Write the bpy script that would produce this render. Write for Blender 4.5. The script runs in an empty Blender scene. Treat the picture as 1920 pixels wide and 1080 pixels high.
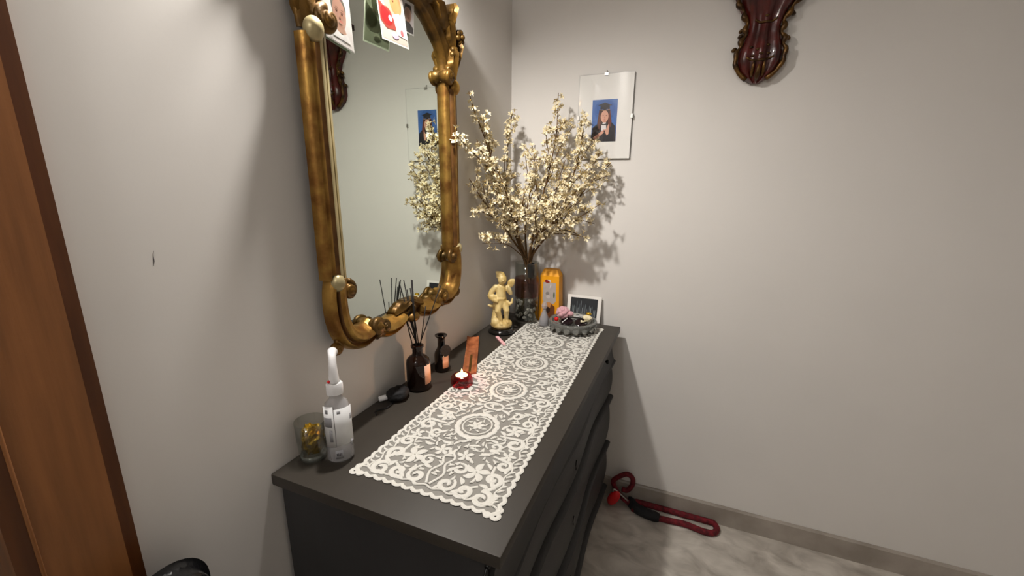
import bpy, bmesh, math, random
from mathutils import Vector, Matrix, noise
random.seed(7)
PI = math.pi
S = bpy.context.scene
C = S.collection

# ------------------------------------------------------------------ camera
FPX, PITCH, YAW, ROLL = 802.58, 0.2431, 0.3919, 0.0074
CAM = Vector((0.7624, -1.8236, 1.4575))
FW = Vector((-math.sin(YAW) * math.cos(PITCH), math.cos(YAW) * math.cos(PITCH), -math.sin(PITCH)))
_r = FW.cross(Vector((0, 0, 1))).normalized()
_u = _r.cross(FW)
RT = _r * math.cos(ROLL) + _u * math.sin(ROLL)
UP = -_r * math.sin(ROLL) + _u * math.cos(ROLL)
cd = bpy.data.cameras.new('camera')
cd.sensor_fit = 'HORIZONTAL'; cd.sensor_width = 36.0
cd.lens = FPX / 1920 * 36.0
cd.clip_start = 0.02
cam = bpy.data.objects.new('camera', cd); C.objects.link(cam)
M = Matrix((RT, UP, -FW)).transposed().to_4x4(); M.translation = CAM
cam.matrix_world = M
S.camera = cam


def hit(px, py, axis, val):
    """photo pixel -> point on the plane axis=val that the pixel's ray meets"""
    d = FW + RT * ((px - 960) / FPX) - UP * ((py - 540) / FPX)
    t = (val - CAM[axis]) / d[axis]
    return CAM + d * t


# ------------------------------------------------------------------ world, exposure
w = bpy.data.worlds.new('world'); S.world = w; w.use_nodes = True
w.node_tree.nodes['Background'].inputs[0].default_value = (0.5, 0.55, 0.62, 1)
w.node_tree.nodes['Background'].inputs[1].default_value = 0.05
S.view_settings.view_transform = 'Standard'
S.view_settings.look = 'None'
S.view_settings.gamma = 1.0
S.view_settings.use_curve_mapping = False
S.view_settings.exposure = 0.75
S.cycles.caustics_reflective = False
S.cycles.caustics_refractive = False
S.cycles.max_bounces = 10
S.cycles.transparent_max_bounces = 24
S.cycles.sample_clamp_indirect = 4.0

LAMP = Vector((0.112, -0.95, 2.155))      # wall lamp over the mirror
LAMP_W, LAMP_COL = 40.0, (1.0, 0.955, 0.90)
ROOM_FILL = Vector((0.35, -2.95, 2.50))   # unseen lamp added behind the camera for ambient light
ROOM_W, ROOM_COL = 14.0, (1.0, 0.985, 0.97)
HALL_W = 7.0  # power of the lamp added to light the hall
CANDLE_W = 0.30


def spot_light(name, loc, power, col, radius, parent, tilt, size, blend):
    l = bpy.data.lights.new(name, 'SPOT'); l.energy = power; l.color = col
    l.shadow_soft_size = radius; l.spot_size = size; l.spot_blend = blend
    o = bpy.data.objects.new(name, l); C.objects.link(o)
    o.parent = parent; o.location = Vector(loc) - wloc(parent); o.rotation_euler = tilt
    return o


def point_light(name, loc, power, col, radius, parent):
    l = bpy.data.lights.new(name, 'POINT'); l.energy = power; l.color = col
    l.shadow_soft_size = radius
    o = bpy.data.objects.new(name, l); C.objects.link(o)
    o.parent = parent; o.location = Vector(loc) - wloc(parent)
    return o


# ------------------------------------------------------------------ materials
def lin(c):
    if isinstance(c, str):
        c = tuple(int(c[i:i + 2], 16) / 255 for i in (0, 2, 4))
    return tuple((v / 12.92 if v <= 0.04045 else ((v + 0.055) / 1.055) ** 2.4) for v in c)


MATS = {}


def mat(name, col, rough=0.6, metal=0.0, var=0.0, scale=8.0, bump=0.0, bscale=60.0, spec=0.5,
        trans=0.0, alpha=1.0, emit=0.0, stretch=None, col2=None, coat=0.0, sheen=0.0, ior=1.45):
    if name in MATS:
        return MATS[name]
    m = bpy.data.materials.new(name); m.use_nodes = True
    nt = m.node_tree; b = nt.nodes['Principled BSDF']
    c = lin(col)
    I = b.inputs
    I['Base Color'].default_value = (*c, 1)
    I['Roughness'].default_value = rough
    I['Metallic'].default_value = metal
    I['Specular IOR Level'].default_value = spec
    I['Transmission Weight'].default_value = trans
    I['Alpha'].default_value = alpha
    I['Coat Weight'].default_value = coat
    I['Sheen Weight'].default_value = sheen
    I['IOR'].default_value = ior
    if emit:
        I['Emission Color'].default_value = (*c, 1); I['Emission Strength'].default_value = emit
    if var or bump:
        tc = nt.nodes.new('ShaderNodeTexCoord'); mp = nt.nodes.new('ShaderNodeMapping')
        nt.links.new(tc.outputs['Object'], mp.inputs[0])
        if stretch:
            mp.inputs['Scale'].default_value = stretch
    if var:
        n = nt.nodes.new('ShaderNodeTexNoise'); n.inputs['Scale'].default_value = scale
        n.inputs['Detail'].default_value = 5
        nt.links.new(mp.outputs[0], n.inputs['Vector'])
        r = nt.nodes.new('ShaderNodeValToRGB')
        ca = lin(col2) if col2 else tuple(v * (1 - var) for v in c)
        cb = c if col2 else tuple(min(1, v * (1 + var)) for v in c)
        r.color_ramp.elements[0].position = 0.35; r.color_ramp.elements[1].position = 0.65
        r.color_ramp.elements[0].color = (*ca, 1); r.color_ramp.elements[1].color = (*cb, 1)
        nt.links.new(n.outputs['Fac'], r.inputs[0]); nt.links.new(r.outputs[0], I['Base Color'])
    if bump:
        n2 = nt.nodes.new('ShaderNodeTexNoise'); n2.inputs['Scale'].default_value = bscale
        n2.inputs['Detail'].default_value = 4
        nt.links.new(mp.outputs[0], n2.inputs['Vector'])
        bp = nt.nodes.new('ShaderNodeBump'); bp.inputs['Strength'].default_value = bump
        bp.inputs['Distance'].default_value = 0.004
        nt.links.new(n2.outputs['Fac'], bp.inputs['Height']); nt.links.new(bp.outputs[0], I['Normal'])
    MATS[name] = m
    return m


def translucent(name, amount):
    m_ = MATS[name]; nt_ = m_.node_tree; b_ = nt_.nodes['Principled BSDF']; out_ = nt_.nodes['Material Output']
    tr_ = nt_.nodes.new('ShaderNodeBsdfTranslucent'); mx_ = nt_.nodes.new('ShaderNodeMixShader')
    mx_.inputs[0].default_value = amount; tr_.inputs[0].default_value = (0.75, 0.78, 0.68, 1)
    nt_.links.new(b_.outputs[0], mx_.inputs[1]); nt_.links.new(tr_.outputs[0], mx_.inputs[2]); nt_.links.new(mx_.outputs[0], out_.inputs[0])


def thin_glass(name, tint=(1, 1, 1), clear=0.9, rough=0.03, f0=1.5):
    """clear glass as it looks in thin walls: see-through with fresnel gloss"""
    if name in MATS:
        return MATS[name]
    m = bpy.data.materials.new(name); m.use_nodes = True
    nt = m.node_tree; nt.nodes.clear()
    out = nt.nodes.new('ShaderNodeOutputMaterial'); mix = nt.nodes.new('ShaderNodeMixShader')
    tr = nt.nodes.new('ShaderNodeBsdfTransparent'); gl = nt.nodes.new('ShaderNodeBsdfGlossy')
    tr.inputs[0].default_value = (*[v * clear for v in tint], 1)
    gl.inputs['Roughness'].default_value = rough
    lw = nt.nodes.new('ShaderNodeLayerWeight'); lw.inputs['Blend'].default_value = 0.5
    pw = nt.nodes.new('ShaderNodeMath'); pw.operation = 'POWER'; pw.inputs[1].default_value = 4.0
    ma = nt.nodes.new('ShaderNodeMath'); ma.operation = 'MULTIPLY_ADD'; ma.inputs[1].default_value = 0.75; ma.inputs[2].default_value = 0.045
    nt.links.new(lw.outputs['Facing'], pw.inputs[0]); nt.links.new(pw.outputs[0], ma.inputs[0])
    nt.links.new(ma.outputs[0], mix.inputs[0]); nt.links.new(tr.outputs[0], mix.inputs[1])
    nt.links.new(gl.outputs[0], mix.inputs[2]); nt.links.new(mix.outputs[0], out.inputs[0])
    MATS[name] = m
    return m


mat('wall_paint', 'dedad5', 0.85, spec=0.2, bump=0.02, bscale=120, var=0.015, scale=3)
mat('ceiling_paint', 'e6e3de', 0.8, var=0.02, bump=0.1)
mat('baseboard', 'a9a096', 0.45, var=0.12, scale=7, col2='8f867c')
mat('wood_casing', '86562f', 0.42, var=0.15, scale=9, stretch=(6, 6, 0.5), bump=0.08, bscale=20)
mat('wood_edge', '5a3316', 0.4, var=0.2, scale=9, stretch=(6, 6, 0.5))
mat('dresser_paint', '39342e', 0.5, var=0.10, scale=5, stretch=(1, 0.35, 1), bump=0.06, bscale=90, spec=0.35)
mat('dresser_side', '302f2f', 0.5, var=0.12, scale=6, stretch=(1, 1, 0.3), bump=0.06, bscale=60, spec=0.35)  # dresser paint darkened so side and front faces keep their shade
mat('black_iron', '0e0d0d', 0.35, spec=0.5, var=0.2)
mat('gold', 'b08a45', 0.36, metal=0.8, var=0.4, scale=22, col2='7a5226', bump=0.3, bscale=55)
mat('gold_dark', '72521f', 0.40, metal=0.55, var=0.4, scale=24, col2='45300f', bump=0.35, bscale=60)
mat('gold_groove_shade', '66441f', 0.5, metal=0.4, var=0.3, scale=30)  # groove shade put into the gilding colour
mat('gold_pale', 'b5a67c', 0.35, metal=0.35, var=0.15, scale=14, bump=0.1, bscale=40)
mat('mirror_silver', 'e3ebe2', 0.005, metal=1.0, var=0.01, scale=2)
mat('mirror_back', '3a3a3a', 0.8, var=0.1)
mat('lace_thread', 'dedbd3', 0.85, var=0.04, scale=300, bump=0.35, bscale=900, sheen=0.2)
mat('lace_net', 'bdb9b1', 0.9, alpha=0.5, var=0.06, scale=700)
mat('paper_white', 'f2efe9', 0.55, var=0.02)
mat('photo_paper', 'dedbd6', 0.5, var=0.02); translucent('photo_paper', 0.45)
mat('steel', 'b5b2ac', 0.3, metal=0.9, var=0.1)
mat('blossom', 'eee2c4', 0.75, var=0.08, scale=60, col2='d9c99f', sheen=0.1)
mat('blossom_heart', 'b89c58', 0.8, var=0.2, scale=90)
mat('bark', '5e4426', 0.85, var=0.3, scale=40, bump=0.5, bscale=150)
mat('green_bud', '8f8453', 0.8, var=0.25, scale=50)
mat('figurine', 'e3cd92', 0.4, var=0.15, scale=30, col2='c3a560', coat=0.2)
mat('black_lacquer', '0b0a0a', 0.18, var=0.2, coat=0.5)
mat('amber_glass', '1c0d07', 0.08, var=0.2, coat=0.15, spec=0.35)
mat('dark_bottle', '100c0a', 0.10, var=0.2, coat=0.15, spec=0.35)
mat('label_peach', 'dcab91', 0.6, var=0.04)
mat('reed', '15110f', 0.8, var=0.3, scale=80)
mat('plastic_white', 'eae9ea', 0.35, var=0.02, coat=0.1)
mat('label_white', 'dcdcdc', 0.4, var=0.03)
mat('label_grey', '9a9a9e', 0.5, var=0.08)
mat('print_dark', '4a494c', 0.5, var=0.1)
mat('pink_soft', 'd3a0a8', 0.9, var=0.12, scale=120, sheen=0.4)
mat('pink_plastic', 'f0b8bd', 0.4, var=0.03)
mat('red_plastic', 'd81f24', 0.35, var=0.1)
mat('orange_carton', 'efa213', 0.5, var=0.05, scale=12)
mat('carton_grey', 'b3a7a0', 0.5, var=0.1, scale=25)
mat('carton_brown', '6b3c1f', 0.5, var=0.3, scale=30)
mat('carton_red', '8f1f16', 0.45, var=0.2)
mat('wax', 'f6e6c8', 0.5, var=0.03)
mat('tin', 'cfccc4', 0.3, metal=0.9, var=0.05)
mat('copper_wood', 'b0683f', 0.3, var=0.35, scale=18, col2='7d4022', stretch=(2, 2, 2), coat=0.3)
mat('rope_red', '7a1320', 0.8, var=0.4, scale=60, col2='480a12', bump=0.8, bscale=180)
mat('black_fabric', '121114', 0.75, var=0.3, scale=40, bump=0.5, bscale=150)
mat('black_leather', '0d0d0f', 0.3, var=0.2, scale=60, bump=0.2, bscale=220, coat=0.3)
mat('gold_foil', 'e8bb3a', 0.25, metal=0.75, var=0.35, scale=60, col2='8a6a10', bump=0.6, bscale=90)
mat('cream_shell', 'efe3bf', 0.3, var=0.1, coat=0.4)
mat('dark_plum', '1d1016', 0.2, var=0.3, coat=0.5)
mat('bracket_red', '571410', 0.32, var=0.4, scale=18, col2='2c0d0b', bump=0.3, bscale=40, coat=0.25)
mat('bracket_gold', '6a4a1e', 0.38, metal=0.55, var=0.5, scale=30, col2='2e1c0b', bump=0.4, bscale=70)
mat('frosted_globe', 'fff0d8', 0.4, emit=6.0)
mat('brass', 'a9853f', 0.3, metal=1.0, var=0.15)
mat('pebble', 'a5a29a', 0.12, var=0.5, scale=90, col2='4a4742', coat=0.6)
mat('frosted_glass', 'c9c7c8', 0.12, alpha=0.42, coat=0.5, var=0.05)
mat('frosted_dim', 'b9b9be', 0.15, alpha=0.5, coat=0.5, var=0.08)
mat('crystal', 'd6d8d2', 0.05, trans=0.8, var=0.05, ior=1.5)
mat('flame', 'ffc964', 0.5, emit=40)
thin_glass('clear_glass', (0.96, 0.98, 0.96), 0.93)
thin_glass('pane_glass', (1, 1, 1), 0.985, rough=0.02)
thin_glass('bottle_clear', (0.92, 0.92, 0.94), 0.86, rough=0.06)
thin_glass('vase_water', (0.72, 0.70, 0.66), 0.85, rough=0.06)
thin_glass('rose_tint', (0.86, 0.66, 0.62), 0.92, rough=0.08)
thin_glass('red_glass', (0.85, 0.10, 0.18), 0.95, rough=0.05)

# floor: pale grey mottled stone
m = bpy.data.materials.new('stone_floor'); m.use_nodes = True; MATS['stone_floor'] = m
nt = m.node_tree; b = nt.nodes['Principled BSDF']; b.inputs['Roughness'].default_value = 0.42
tc = nt.nodes.new('ShaderNodeTexCoord')
mp = nt.nodes.new('ShaderNodeMapping'); mp.inputs['Scale'].default_value = (1, 1.6, 1); mp.inputs['Rotation'].default_value = (0, 0, 0.5)
n1 = nt.nodes.new('ShaderNodeTexNoise'); n1.inputs['Scale'].default_value = 9; n1.inputs['Detail'].default_value = 7; n1.inputs['Distortion'].default_value = 0.8
rp = nt.nodes.new('ShaderNodeValToRGB')
rp.color_ramp.elements[0].position = 0.3; rp.color_ramp.elements[0].color = (*lin('9b9389'), 1)
rp.color_ramp.elements[1].position = 0.7; rp.color_ramp.elements[1].color = (*lin('cfc8be'), 1)
nt.links.new(tc.outputs['Object'], mp.inputs[0]); nt.links.new(mp.outputs[0], n1.inputs['Vector'])
nt.links.new(n1.outputs['Fac'], rp.inputs[0]); nt.links.new(rp.outputs[0], b.inputs['Base Color'])


# ------------------------------------------------------------------ object helpers
def wloc(o):
    v = Vector((0, 0, 0))
    while o is not None:
        v += Vector(o.location); o = o.parent
    return v


def tag(o, label=None, cat=None, group=None, kind=None):
    if label: o['label'] = label
    if cat: o['category'] = cat
    if group: o['group'] = group
    if kind: o['kind'] = kind
    return o


def thing(name, loc, label, cat, group=None):
    o = bpy.data.objects.new(name, None); C.objects.link(o)
    o.location = loc; o.empty_display_size = 0.05
    return tag(o, label, cat, group)


def obj(name, geo, mats, parent=None, smooth=True, origin=None, bevel=0.0, auto=None):
    """geo = (verts, faces[, material indices]) in world coordinates"""
    vs, fs = geo[0], geo[1]
    mi = geo[2] if len(geo) > 2 else None
    base = wloc(parent) if parent else Vector((0, 0, 0))
    off = Vector(origin) if origin is not None else base
    me = bpy.data.meshes.new(name)
    me.from_pydata([tuple(Vector(v) - off) for v in vs], [], fs)
    for k in (mats if isinstance(mats, (list, tuple)) else [mats]):
        me.materials.append(MATS[k])
    if mi:
        me.polygons.foreach_set('material_index', mi)
    bm = bmesh.new(); bm.from_mesh(me)
    if bevel:
        bmesh.ops.bevel(bm, geom=bm.edges[:], offset=bevel, segments=2, affect='EDGES', profile=0.6)
    bmesh.ops.recalc_face_normals(bm, faces=bm.faces[:])
    bm.to_mesh(me); bm.free()
    if smooth:
        me.shade_smooth()
        if auto is not None:
            me.set_sharp_from_angle(angle=math.radians(auto))
    me.update()
    o = bpy.data.objects.new(name, me); C.objects.link(o)
    if parent:
        o.parent = parent
    o.location = off - base
    return o


def join(*gs):
    V, F, MI = [], [], []
    for g in gs:
        n = len(V); V += [tuple(v) for v in g[0]]
        F += [tuple(i + n for i in f) for f in g[1]]
        MI += list(g[2]) if len(g) > 2 else [0] * len(g[1])
    return V, F, MI


def setmi(g, k):
    return g[0], g[1], [k] * len(g[1])


def xf(g, mtx):
    return ([tuple(mtx @ Vector(v)) for v in g[0]],) + tuple(g[1:])


def box(x0, x1, y0, y1, z0, z1):
    V = [(x, y, z) for x in (x0, x1) for y in (y0, y1) for z in (z0, z1)]
    return V, [(0, 1, 3, 2), (4, 6, 7, 5), (0, 4, 5, 1), (2, 3, 7, 6), (0, 2, 6, 4), (1, 5, 7, 3)]


def lathe(prof, seg=32, c=(0, 0, 0), flute=0.0, nfl=0, caps=True):
    V, F = [], []
    for r, z in prof:
        for k in range(seg):
            a = 2 * PI * k / seg
            rr = r * (1 + flute * math.cos(nfl * a)) if nfl else r
            V.append((c[0] + rr * math.cos(a), c[1] + rr * math.sin(a), c[2] + z))
    for i in range(len(prof) - 1):
        for k in range(seg):
            F.append((i * seg + k, i * seg + (k + 1) % seg, (i + 1) * seg + (k + 1) % seg, (i + 1) * seg + k))
    if caps:
        if prof[0][0] > 1e-6: F.append(tuple(range(seg)))
        if prof[-1][0] > 1e-6: F.append(tuple((len(prof) - 1) * seg + k for k in range(seg)))
    return V, F


def smooth_path(P, n=8, closed=False):
    P = [Vector(p) for p in P]; N = len(P); out = []
    rng = range(N if closed else N - 1)
    for i in rng:
        p1, p2 = P[i], P[(i + 1) % N]
        p0 = P[(i - 1) % N] if (closed or i > 0) else p1 * 2 - p2
        p3 = P[(i + 2) % N] if (closed or i < N - 2) else p2 * 2 - p1
        for k in range(n):
            t = k / n
            out.append(0.5 * ((2 * p1) + (p2 - p0) * t + (2 * p0 - 5 * p1 + 4 * p2 - p3) * t * t + (3 * p1 - p0 - 3 * p2 + p3) * t ** 3))
    if not closed: out.append(P[-1])
    return out


def tube(P, r, seg=8, closed=False, caps=True):
    P = [Vector(p) for p in P]; N = len(P)
    R = r if isinstance(r, (list, tuple)) else [r] * N
    V, F = [], []
    nrm = None
    for i in range(N):
        a = P[(i - 1) % N] if (closed or i > 0) else P[i]
        b = P[(i + 1) % N] if (closed or i < N - 1) else P[i]
        t = (b - a).normalized()
        if nrm is None:
            nrm = t.orthogonal().normalized()
        nrm = (nrm - t * nrm.dot(t)).normalized()
        bn = t.cross(nrm)
        for k in range(seg):
            an = 2 * PI * k / seg
            V.append(tuple(P[i] + (nrm * math.cos(an) + bn * math.sin(an)) * R[i]))
    for i in range(N if closed else N - 1):
        j = (i + 1) % N
        for k in range(seg):
            F.append((i * seg + k, i * seg + (k + 1) % seg, j * seg + (k + 1) % seg, j * seg + k))
    if caps and not closed:
        F.append(tuple(range(seg))); F.append(tuple((N - 1) * seg + k for k in range(seg)))
    return V, F


def ellipsoid(c, r, seg=16, rings=10, mtx=None):
    g = lathe([(math.sin(PI * i / rings), -math.cos(PI * i / rings)) if 0 < i < rings else (1e-4, -math.cos(PI * i / rings)) for i in range(rings + 1)], seg)
    V = [Vector((v[0] * r[0], v[1] * r[1], v[2] * r[2])) for v in g[0]]
    if mtx: V = [mtx @ v for v in V]
    return [tuple(v + Vector(c)) for v in V], g[1]


def prism(poly, d, org, ax, ay, az):
    """polygon (2D) extruded by d along az"""
    org, ax, ay, az = Vector(org), Vector(ax), Vector(ay), Vector(az)
    n = len(poly)
    V = [tuple(org + ax * p[0] + ay * p[1]) for p in poly] + [tuple(org + ax * p[0] + ay * p[1] + az * d) for p in poly]
    F = [tuple(range(n)), tuple(range(n, 2 * n))] + [(i, (i + 1) % n, n + (i + 1) % n, n + i) for i in range(n)]
    return V, F


def circle2(cx, cy, rx, ry, n=20, rot=0.0):
    o = []
    for k in range(n):
        a = 2 * PI * k / n; x, y = rx * math.cos(a), ry * math.sin(a)
        o.append((cx + x * math.cos(rot) - y * math.sin(rot), cy + x * math.sin(rot) + y * math.cos(rot)))
    return o


def printed(name, polys, org, ax, ay, az, parent, d0=0.0002, step=0.00012, thin=False):
    """flat print: coloured shapes laid on a sheet; ax, ay span the sheet (unit square)"""
    names, gs = [], []
    for i, (col, poly) in enumerate(polys):
        k = ('thin_ink_' if thin else 'ink_') + col
        if k not in MATS:
            mat(k, col, 0.5, var=0.05, scale=40)
            if thin: translucent(k, 0.4)
        if k not in names: names.append(k)
        o = Vector(org) + Vector(az) * (d0 + step * i)
        V = [tuple(o + Vector(ax) * p[0] + Vector(ay) * p[1]) for p in poly]
        gs.append((V, [tuple(range(len(V)))], [names.index(k)]))
    return obj(name, join(*gs), names, parent, smooth=False)


def rect2(x0, y0, x1, y1):
    return [(x0, y0), (x1, y0), (x1, y1), (x0, y1)]


def struct(name, geo, m, parent=None, **kw):
    o = obj(name, geo, m, parent, **kw)
    if not parent: o['kind'] = 'structure'
    return o


# ------------------------------------------------------------------ the room
RX, RY, RZ = 2.75, -3.5, 2.62
DO0, DO1, DOZ = -1.637, -2.47, 2.06     # door opening in the mirror wall
WT = 0.12
struct('floor', box(-1.5, RX + 0.1, RY - 0.1, 0.1, -0.1, 0.0), 'stone_floor', smooth=False)
struct('ceiling', box(-1.5, RX + 0.1, RY - 0.1, 0.1, RZ, RZ + 0.1), 'ceiling_paint', smooth=False)
struct('wall_left', join(box(-WT, 0, DO0, 0.1, 0, RZ), box(-WT, 0, RY, DO1, 0, RZ), box(-WT, 0, DO1, DO0, DOZ, RZ)), 'wall_paint', smooth=False)
struct('wall_back', box(0, RX + 0.1, 0, 0.1, 0, RZ), 'wall_paint', smooth=False)
struct('wall_right', box(RX, RX + 0.1, RY, 0, 0, RZ), 'wall_paint', smooth=False)
struct('wall_front', box(-1.5, RX + 0.1, RY - 0.1, RY, 0, RZ), 'wall_paint', smooth=False)
struct('wall_hall', join(box(-1.5, -1.4, RY, 0.1, 0, RZ), box(-1.4, -WT, 0.0, 0.1, 0, RZ)), 'wall_paint', smooth=False)


def skirting(name, p0, p1, nrm, h=0.09, t=0.013):
    a, b, n = Vector(p0), Vector(p1), Vector(nrm)
    prof = [(0, 0), (t, 0), (t, h - 0.006), (t - 0.004, h), (0, h)]
    V = [tuple(q + n * d + Vector((0, 0, z))) for q in (a, b) for d, z in prof]
    k = len(prof)
    F = [tuple(range(k)), tuple(range(k, 2 * k))] + [(i, (i + 1) % k, k + (i + 1) % k, k + i) for i in range(k)]
    return struct(name, (V, F), 'baseboard', smooth=False)


skirting('baseboard_back', (0.0, 0, 0), (RX, 0, 0), (0, -1, 0))
skirting('baseboard_left', (0, -1.305, 0), (0, -1.53, 0), (1, 0, 0))
skirting('baseboard_right', (RX, 0, 0), (RX, RY, 0), (-1, 0, 0))

# door casing with jamb
cas = bpy.data.objects.new('trim_1', None); C.objects.link(cas); cas.location = (0, -1.585, 0); cas['kind'] = 'structure'
obj('casing_board', join(box(0.0, 0.021, -1.637, -1.553, 0, DOZ + 0.10), box(0.0, 0.021, DO1 - 0.10, -1.637, DOZ, DOZ + 0.10), box(0.0, 0.021, DO1 - 0.10, DO1, 0, DOZ)), 'wood_casing', cas, smooth=False)
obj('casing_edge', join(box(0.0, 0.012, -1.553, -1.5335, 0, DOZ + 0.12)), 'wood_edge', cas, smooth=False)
obj('casing_bead', tube([(0.021, -1.637, 0), (0.021, -1.637, DOZ)], 0.0022, 8), 'wood_casing', cas)
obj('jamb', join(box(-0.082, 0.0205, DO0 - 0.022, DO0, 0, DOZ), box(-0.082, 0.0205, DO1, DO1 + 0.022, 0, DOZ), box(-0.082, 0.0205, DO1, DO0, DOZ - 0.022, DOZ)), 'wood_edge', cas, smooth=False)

# a thin scratch in the paint of the mirror wall
sc = hit(287, 485, 0, 0.0)
struct('scratch_mark', prism([(-.001, -.011), (.0012, -.004), (.0012, .006), (.003, .012), (.001, .007), (0, -.004)], 0.0004, sc, (0, 1, 0), (0, 0, 1), (1, 0, 0)), 'print_dark', bpy.data.objects['wall_left'], smooth=False)

# ------------------------------------------------------------------ dresser
H = 0.86
DX, DY0, DY1 = 0.529, -1.2993, -0.0422
dr = thing('dresser', (0.26, -0.67, 0), 'dark taupe painted chest of drawers with curved front below gilt mirror', 'dresser')
obj('top', box(0.002, DX, DY0, DY1, H - 0.026, H), 'dresser_paint', dr, bevel=0.003, auto=40)
obj('carcass', box(0.016, 0.478, DY0 + 0.022, DY1 - 0.02, 0.075, H - 0.026), 'dresser_side', dr, smooth=False)
for yy in (DY0 + 0.012, DY1 - 0.022):
    obj('side_panel', box(0.014, 0.496, yy, yy + 0.012, 0.06, H - 0.026), 'dresser_side', dr, bevel=0.002, auto=40)


def serp(y):                              # plan curve of the front
    t = (y - DY0) / (DY1 - DY0)
    return 0.006 * math.cos(2 * PI * 2 * (t - 0.5))


def front_sheet(y0, y1, z0, z1, xf_, th=0.02, ny=40, nz=12):
    V, F = [], []
    for s in range(2):
        for i in range(ny + 1):
            y = y0 + (y1 - y0) * i / ny
            for j in range(nz + 1):
                u = j / nz; z = z0 + (z1 - z0) * u
                V.append((xf_(y, u) if s == 0 else 0.474, y, z))
    W = nz + 1; n = (ny + 1) * W
    for s in range(2):
        for i in range(ny):
            for j in range(nz):
                a = s * n + i * W + j
                F.append((a, a + 1, a + W + 1, a + W))
    for i in range(ny):
        for j in (0, nz):
            a = i * W + j; F.append((a, a + W, n + a + W, n + a))
    for j in range(nz):
        for i in (0, ny):
            a = i * W + j; F.append((a, a + 1, n + a + 1, n + a))
    return V, F


FY0, FY1 = DY0 + 0.016, DY1 - 0.014
DRW = [(0.715, 0.832, 'cove'), (0.548, 0.700, 'bow'), (0.318, 0.530, 'bow'), (0.088, 0.300, 'bow')]
for k, (z0, z1, kind) in enumerate(DRW):
    if kind == 'cove':
        fx = lambda y, u: 0.502 + 0.011 * (2 * u - 1) ** 2 + 0.4 * serp(y)
    else:
        fx = lambda y, u: 0.496 + serp(y) + 0.012 * math.sin(PI * u) ** 0.8 if 0 < u < 1 else 0.496 + serp(y)
    d = obj('drawer', front_sheet(FY0 + 0.012, FY1 - 0.012, z0 + 0.003, z1 - 0.003, fx), 'dresser_side', dr, auto=50)
    zc = (z0 + z1) / 2
    if kind == 'cove':
        for yk in (-0.235,):
            xk = fx(yk, 0.5)
            kb = lathe([(0.004, 0), (0.004, 0.008), (0.009, 0.012), (0.010, 0.017), (0.006, 0.021), (0.0001, 0.022)], 14)
            kb = xf(kb, Matrix.Translation((xk - 0.001, yk, zc)) @ Matrix.Rotation(PI / 2, 4, 'Y'))
            obj('knob', kb, 'black_iron', d)
    else:
        ye = -0.70; xk = fx(ye, 0.5)
        pl = [(-.003, -.016), (.003, -.016), (.005, -.006), (.009, .002), (.007, .012), (0, .017), (-.007, .012), (-.009, .002), (-.005, -.006)]
        obj('keyhole_plate', prism(pl, 0.003, (xk - 0.001, ye, zc), (0, 1, 0), (0, 0, 1), (1, 0, 0)), 'black_iron', d, smooth=False)
for zr in (0.707, 0.539, 0.309, 0.079):
    rl = front_sheet(FY0, FY1, zr - 0.0085, zr + 0.0085, lambda y, u: 0.503 + serp(y) + 0.013 * math.sin(PI * (0.08 + 0.84 * u)), ny=40, nz=6)
    obj('rail', rl, 'dresser_side', dr, auto=60)
obj('base_rail', front_sheet(FY0, FY1, 0.05, 0.0715, lambda y, u: 0.490 + serp(y), nz=3), 'dresser_side', dr, auto=60)
for (fx_, fy) in ((0.05, DY0 + 0.05), (0.05, DY1 - 0.05), (0.445, DY0 + 0.05), (0.445, DY1 - 0.05)):
    obj('foot', lathe([(0.018, 0), (0.026, 0.012), (0.022, 0.03), (0.028, 0.055), (0.028, 0.077)], 16, (fx_, fy, 0)), 'dresser_side', dr)
obj('side_hook', join(xf(lathe([(0.005, 0), (0.005, 0.006), (0.0001, 0.007)], 10), Matrix.Translation((0.5, DY0 + 0.014, 0.820)) @ Matrix.Rotation(PI / 2, 4, 'X')),
                      tube(smooth_path([(0.5, DY0 + 0.008, 0.820), (0.5, DY0, 0.812), (0.5, DY0 - 0.002, 0.80), (0.5, DY0 + 0.004, 0.792)], 4), 0.0025, 8)), 'black_iron', dr)

# ------------------------------------------------------------------ lace runner
RUN_Y0, RUN_Y1 = -1.225, -0.112


def run_pt(u, y, z):                      # u: -1..1 across the cloth
    t = (y - RUN_Y0) / (RUN_Y1 - RUN_Y0)
    xc = 0.3205 + (0.306 - 0.3205) * t
    hw = 0.166 + (0.157 - 0.166) * t
    return (xc + u * hw, y, z)


HWX = 0.166
LZ = random.Random(77)
rn = thing('lace_runner', (0.315, -0.67, H), 'long white lace table runner with oval medallions on the dresser top', 'table runner')


def lace_ribbon(P, width, z=H + 0.0012, closed=False, hgt=0.0014):
    """P: list of (x offset in m from cloth centre, y); domed strip"""
    P = [Vector((p[0], p[1], 0)) for p in P]; N = len(P)
    z = z + LZ.uniform(0, 0.0006)
    V, F = [], []
    for i in range(N):
        a = P[(i - 1) % N] if (closed or i > 0) else P[i]
        b = P[(i + 1) % N] if (closed or i < N - 1) else P[i]
        t = (b - a); t = t.normalized() if t.length > 1e-9 else Vector((1, 0, 0))
        n = Vector((-t.y, t.x, 0))
        s = i / max(1, N - 1)
        wd = width(s) if callable(width) else width
        for q, hh in ((-0.5, 0), (-0.3, 1), (0.3, 1), (0.5, 0)):
            v = P[i] + n * (wd * q)
            V.append(run_pt(v.x / HWX, v.y, z + hh * hgt + (0 if closed else 0.0005 * s)))
    for i in range(N if closed else N - 1):
        j = (i + 1) % N
        for k in range(3):
            F.append((i * 4 + k, i * 4 + k + 1, j * 4 + k + 1, j * 4 + k))
    return V, F


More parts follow.
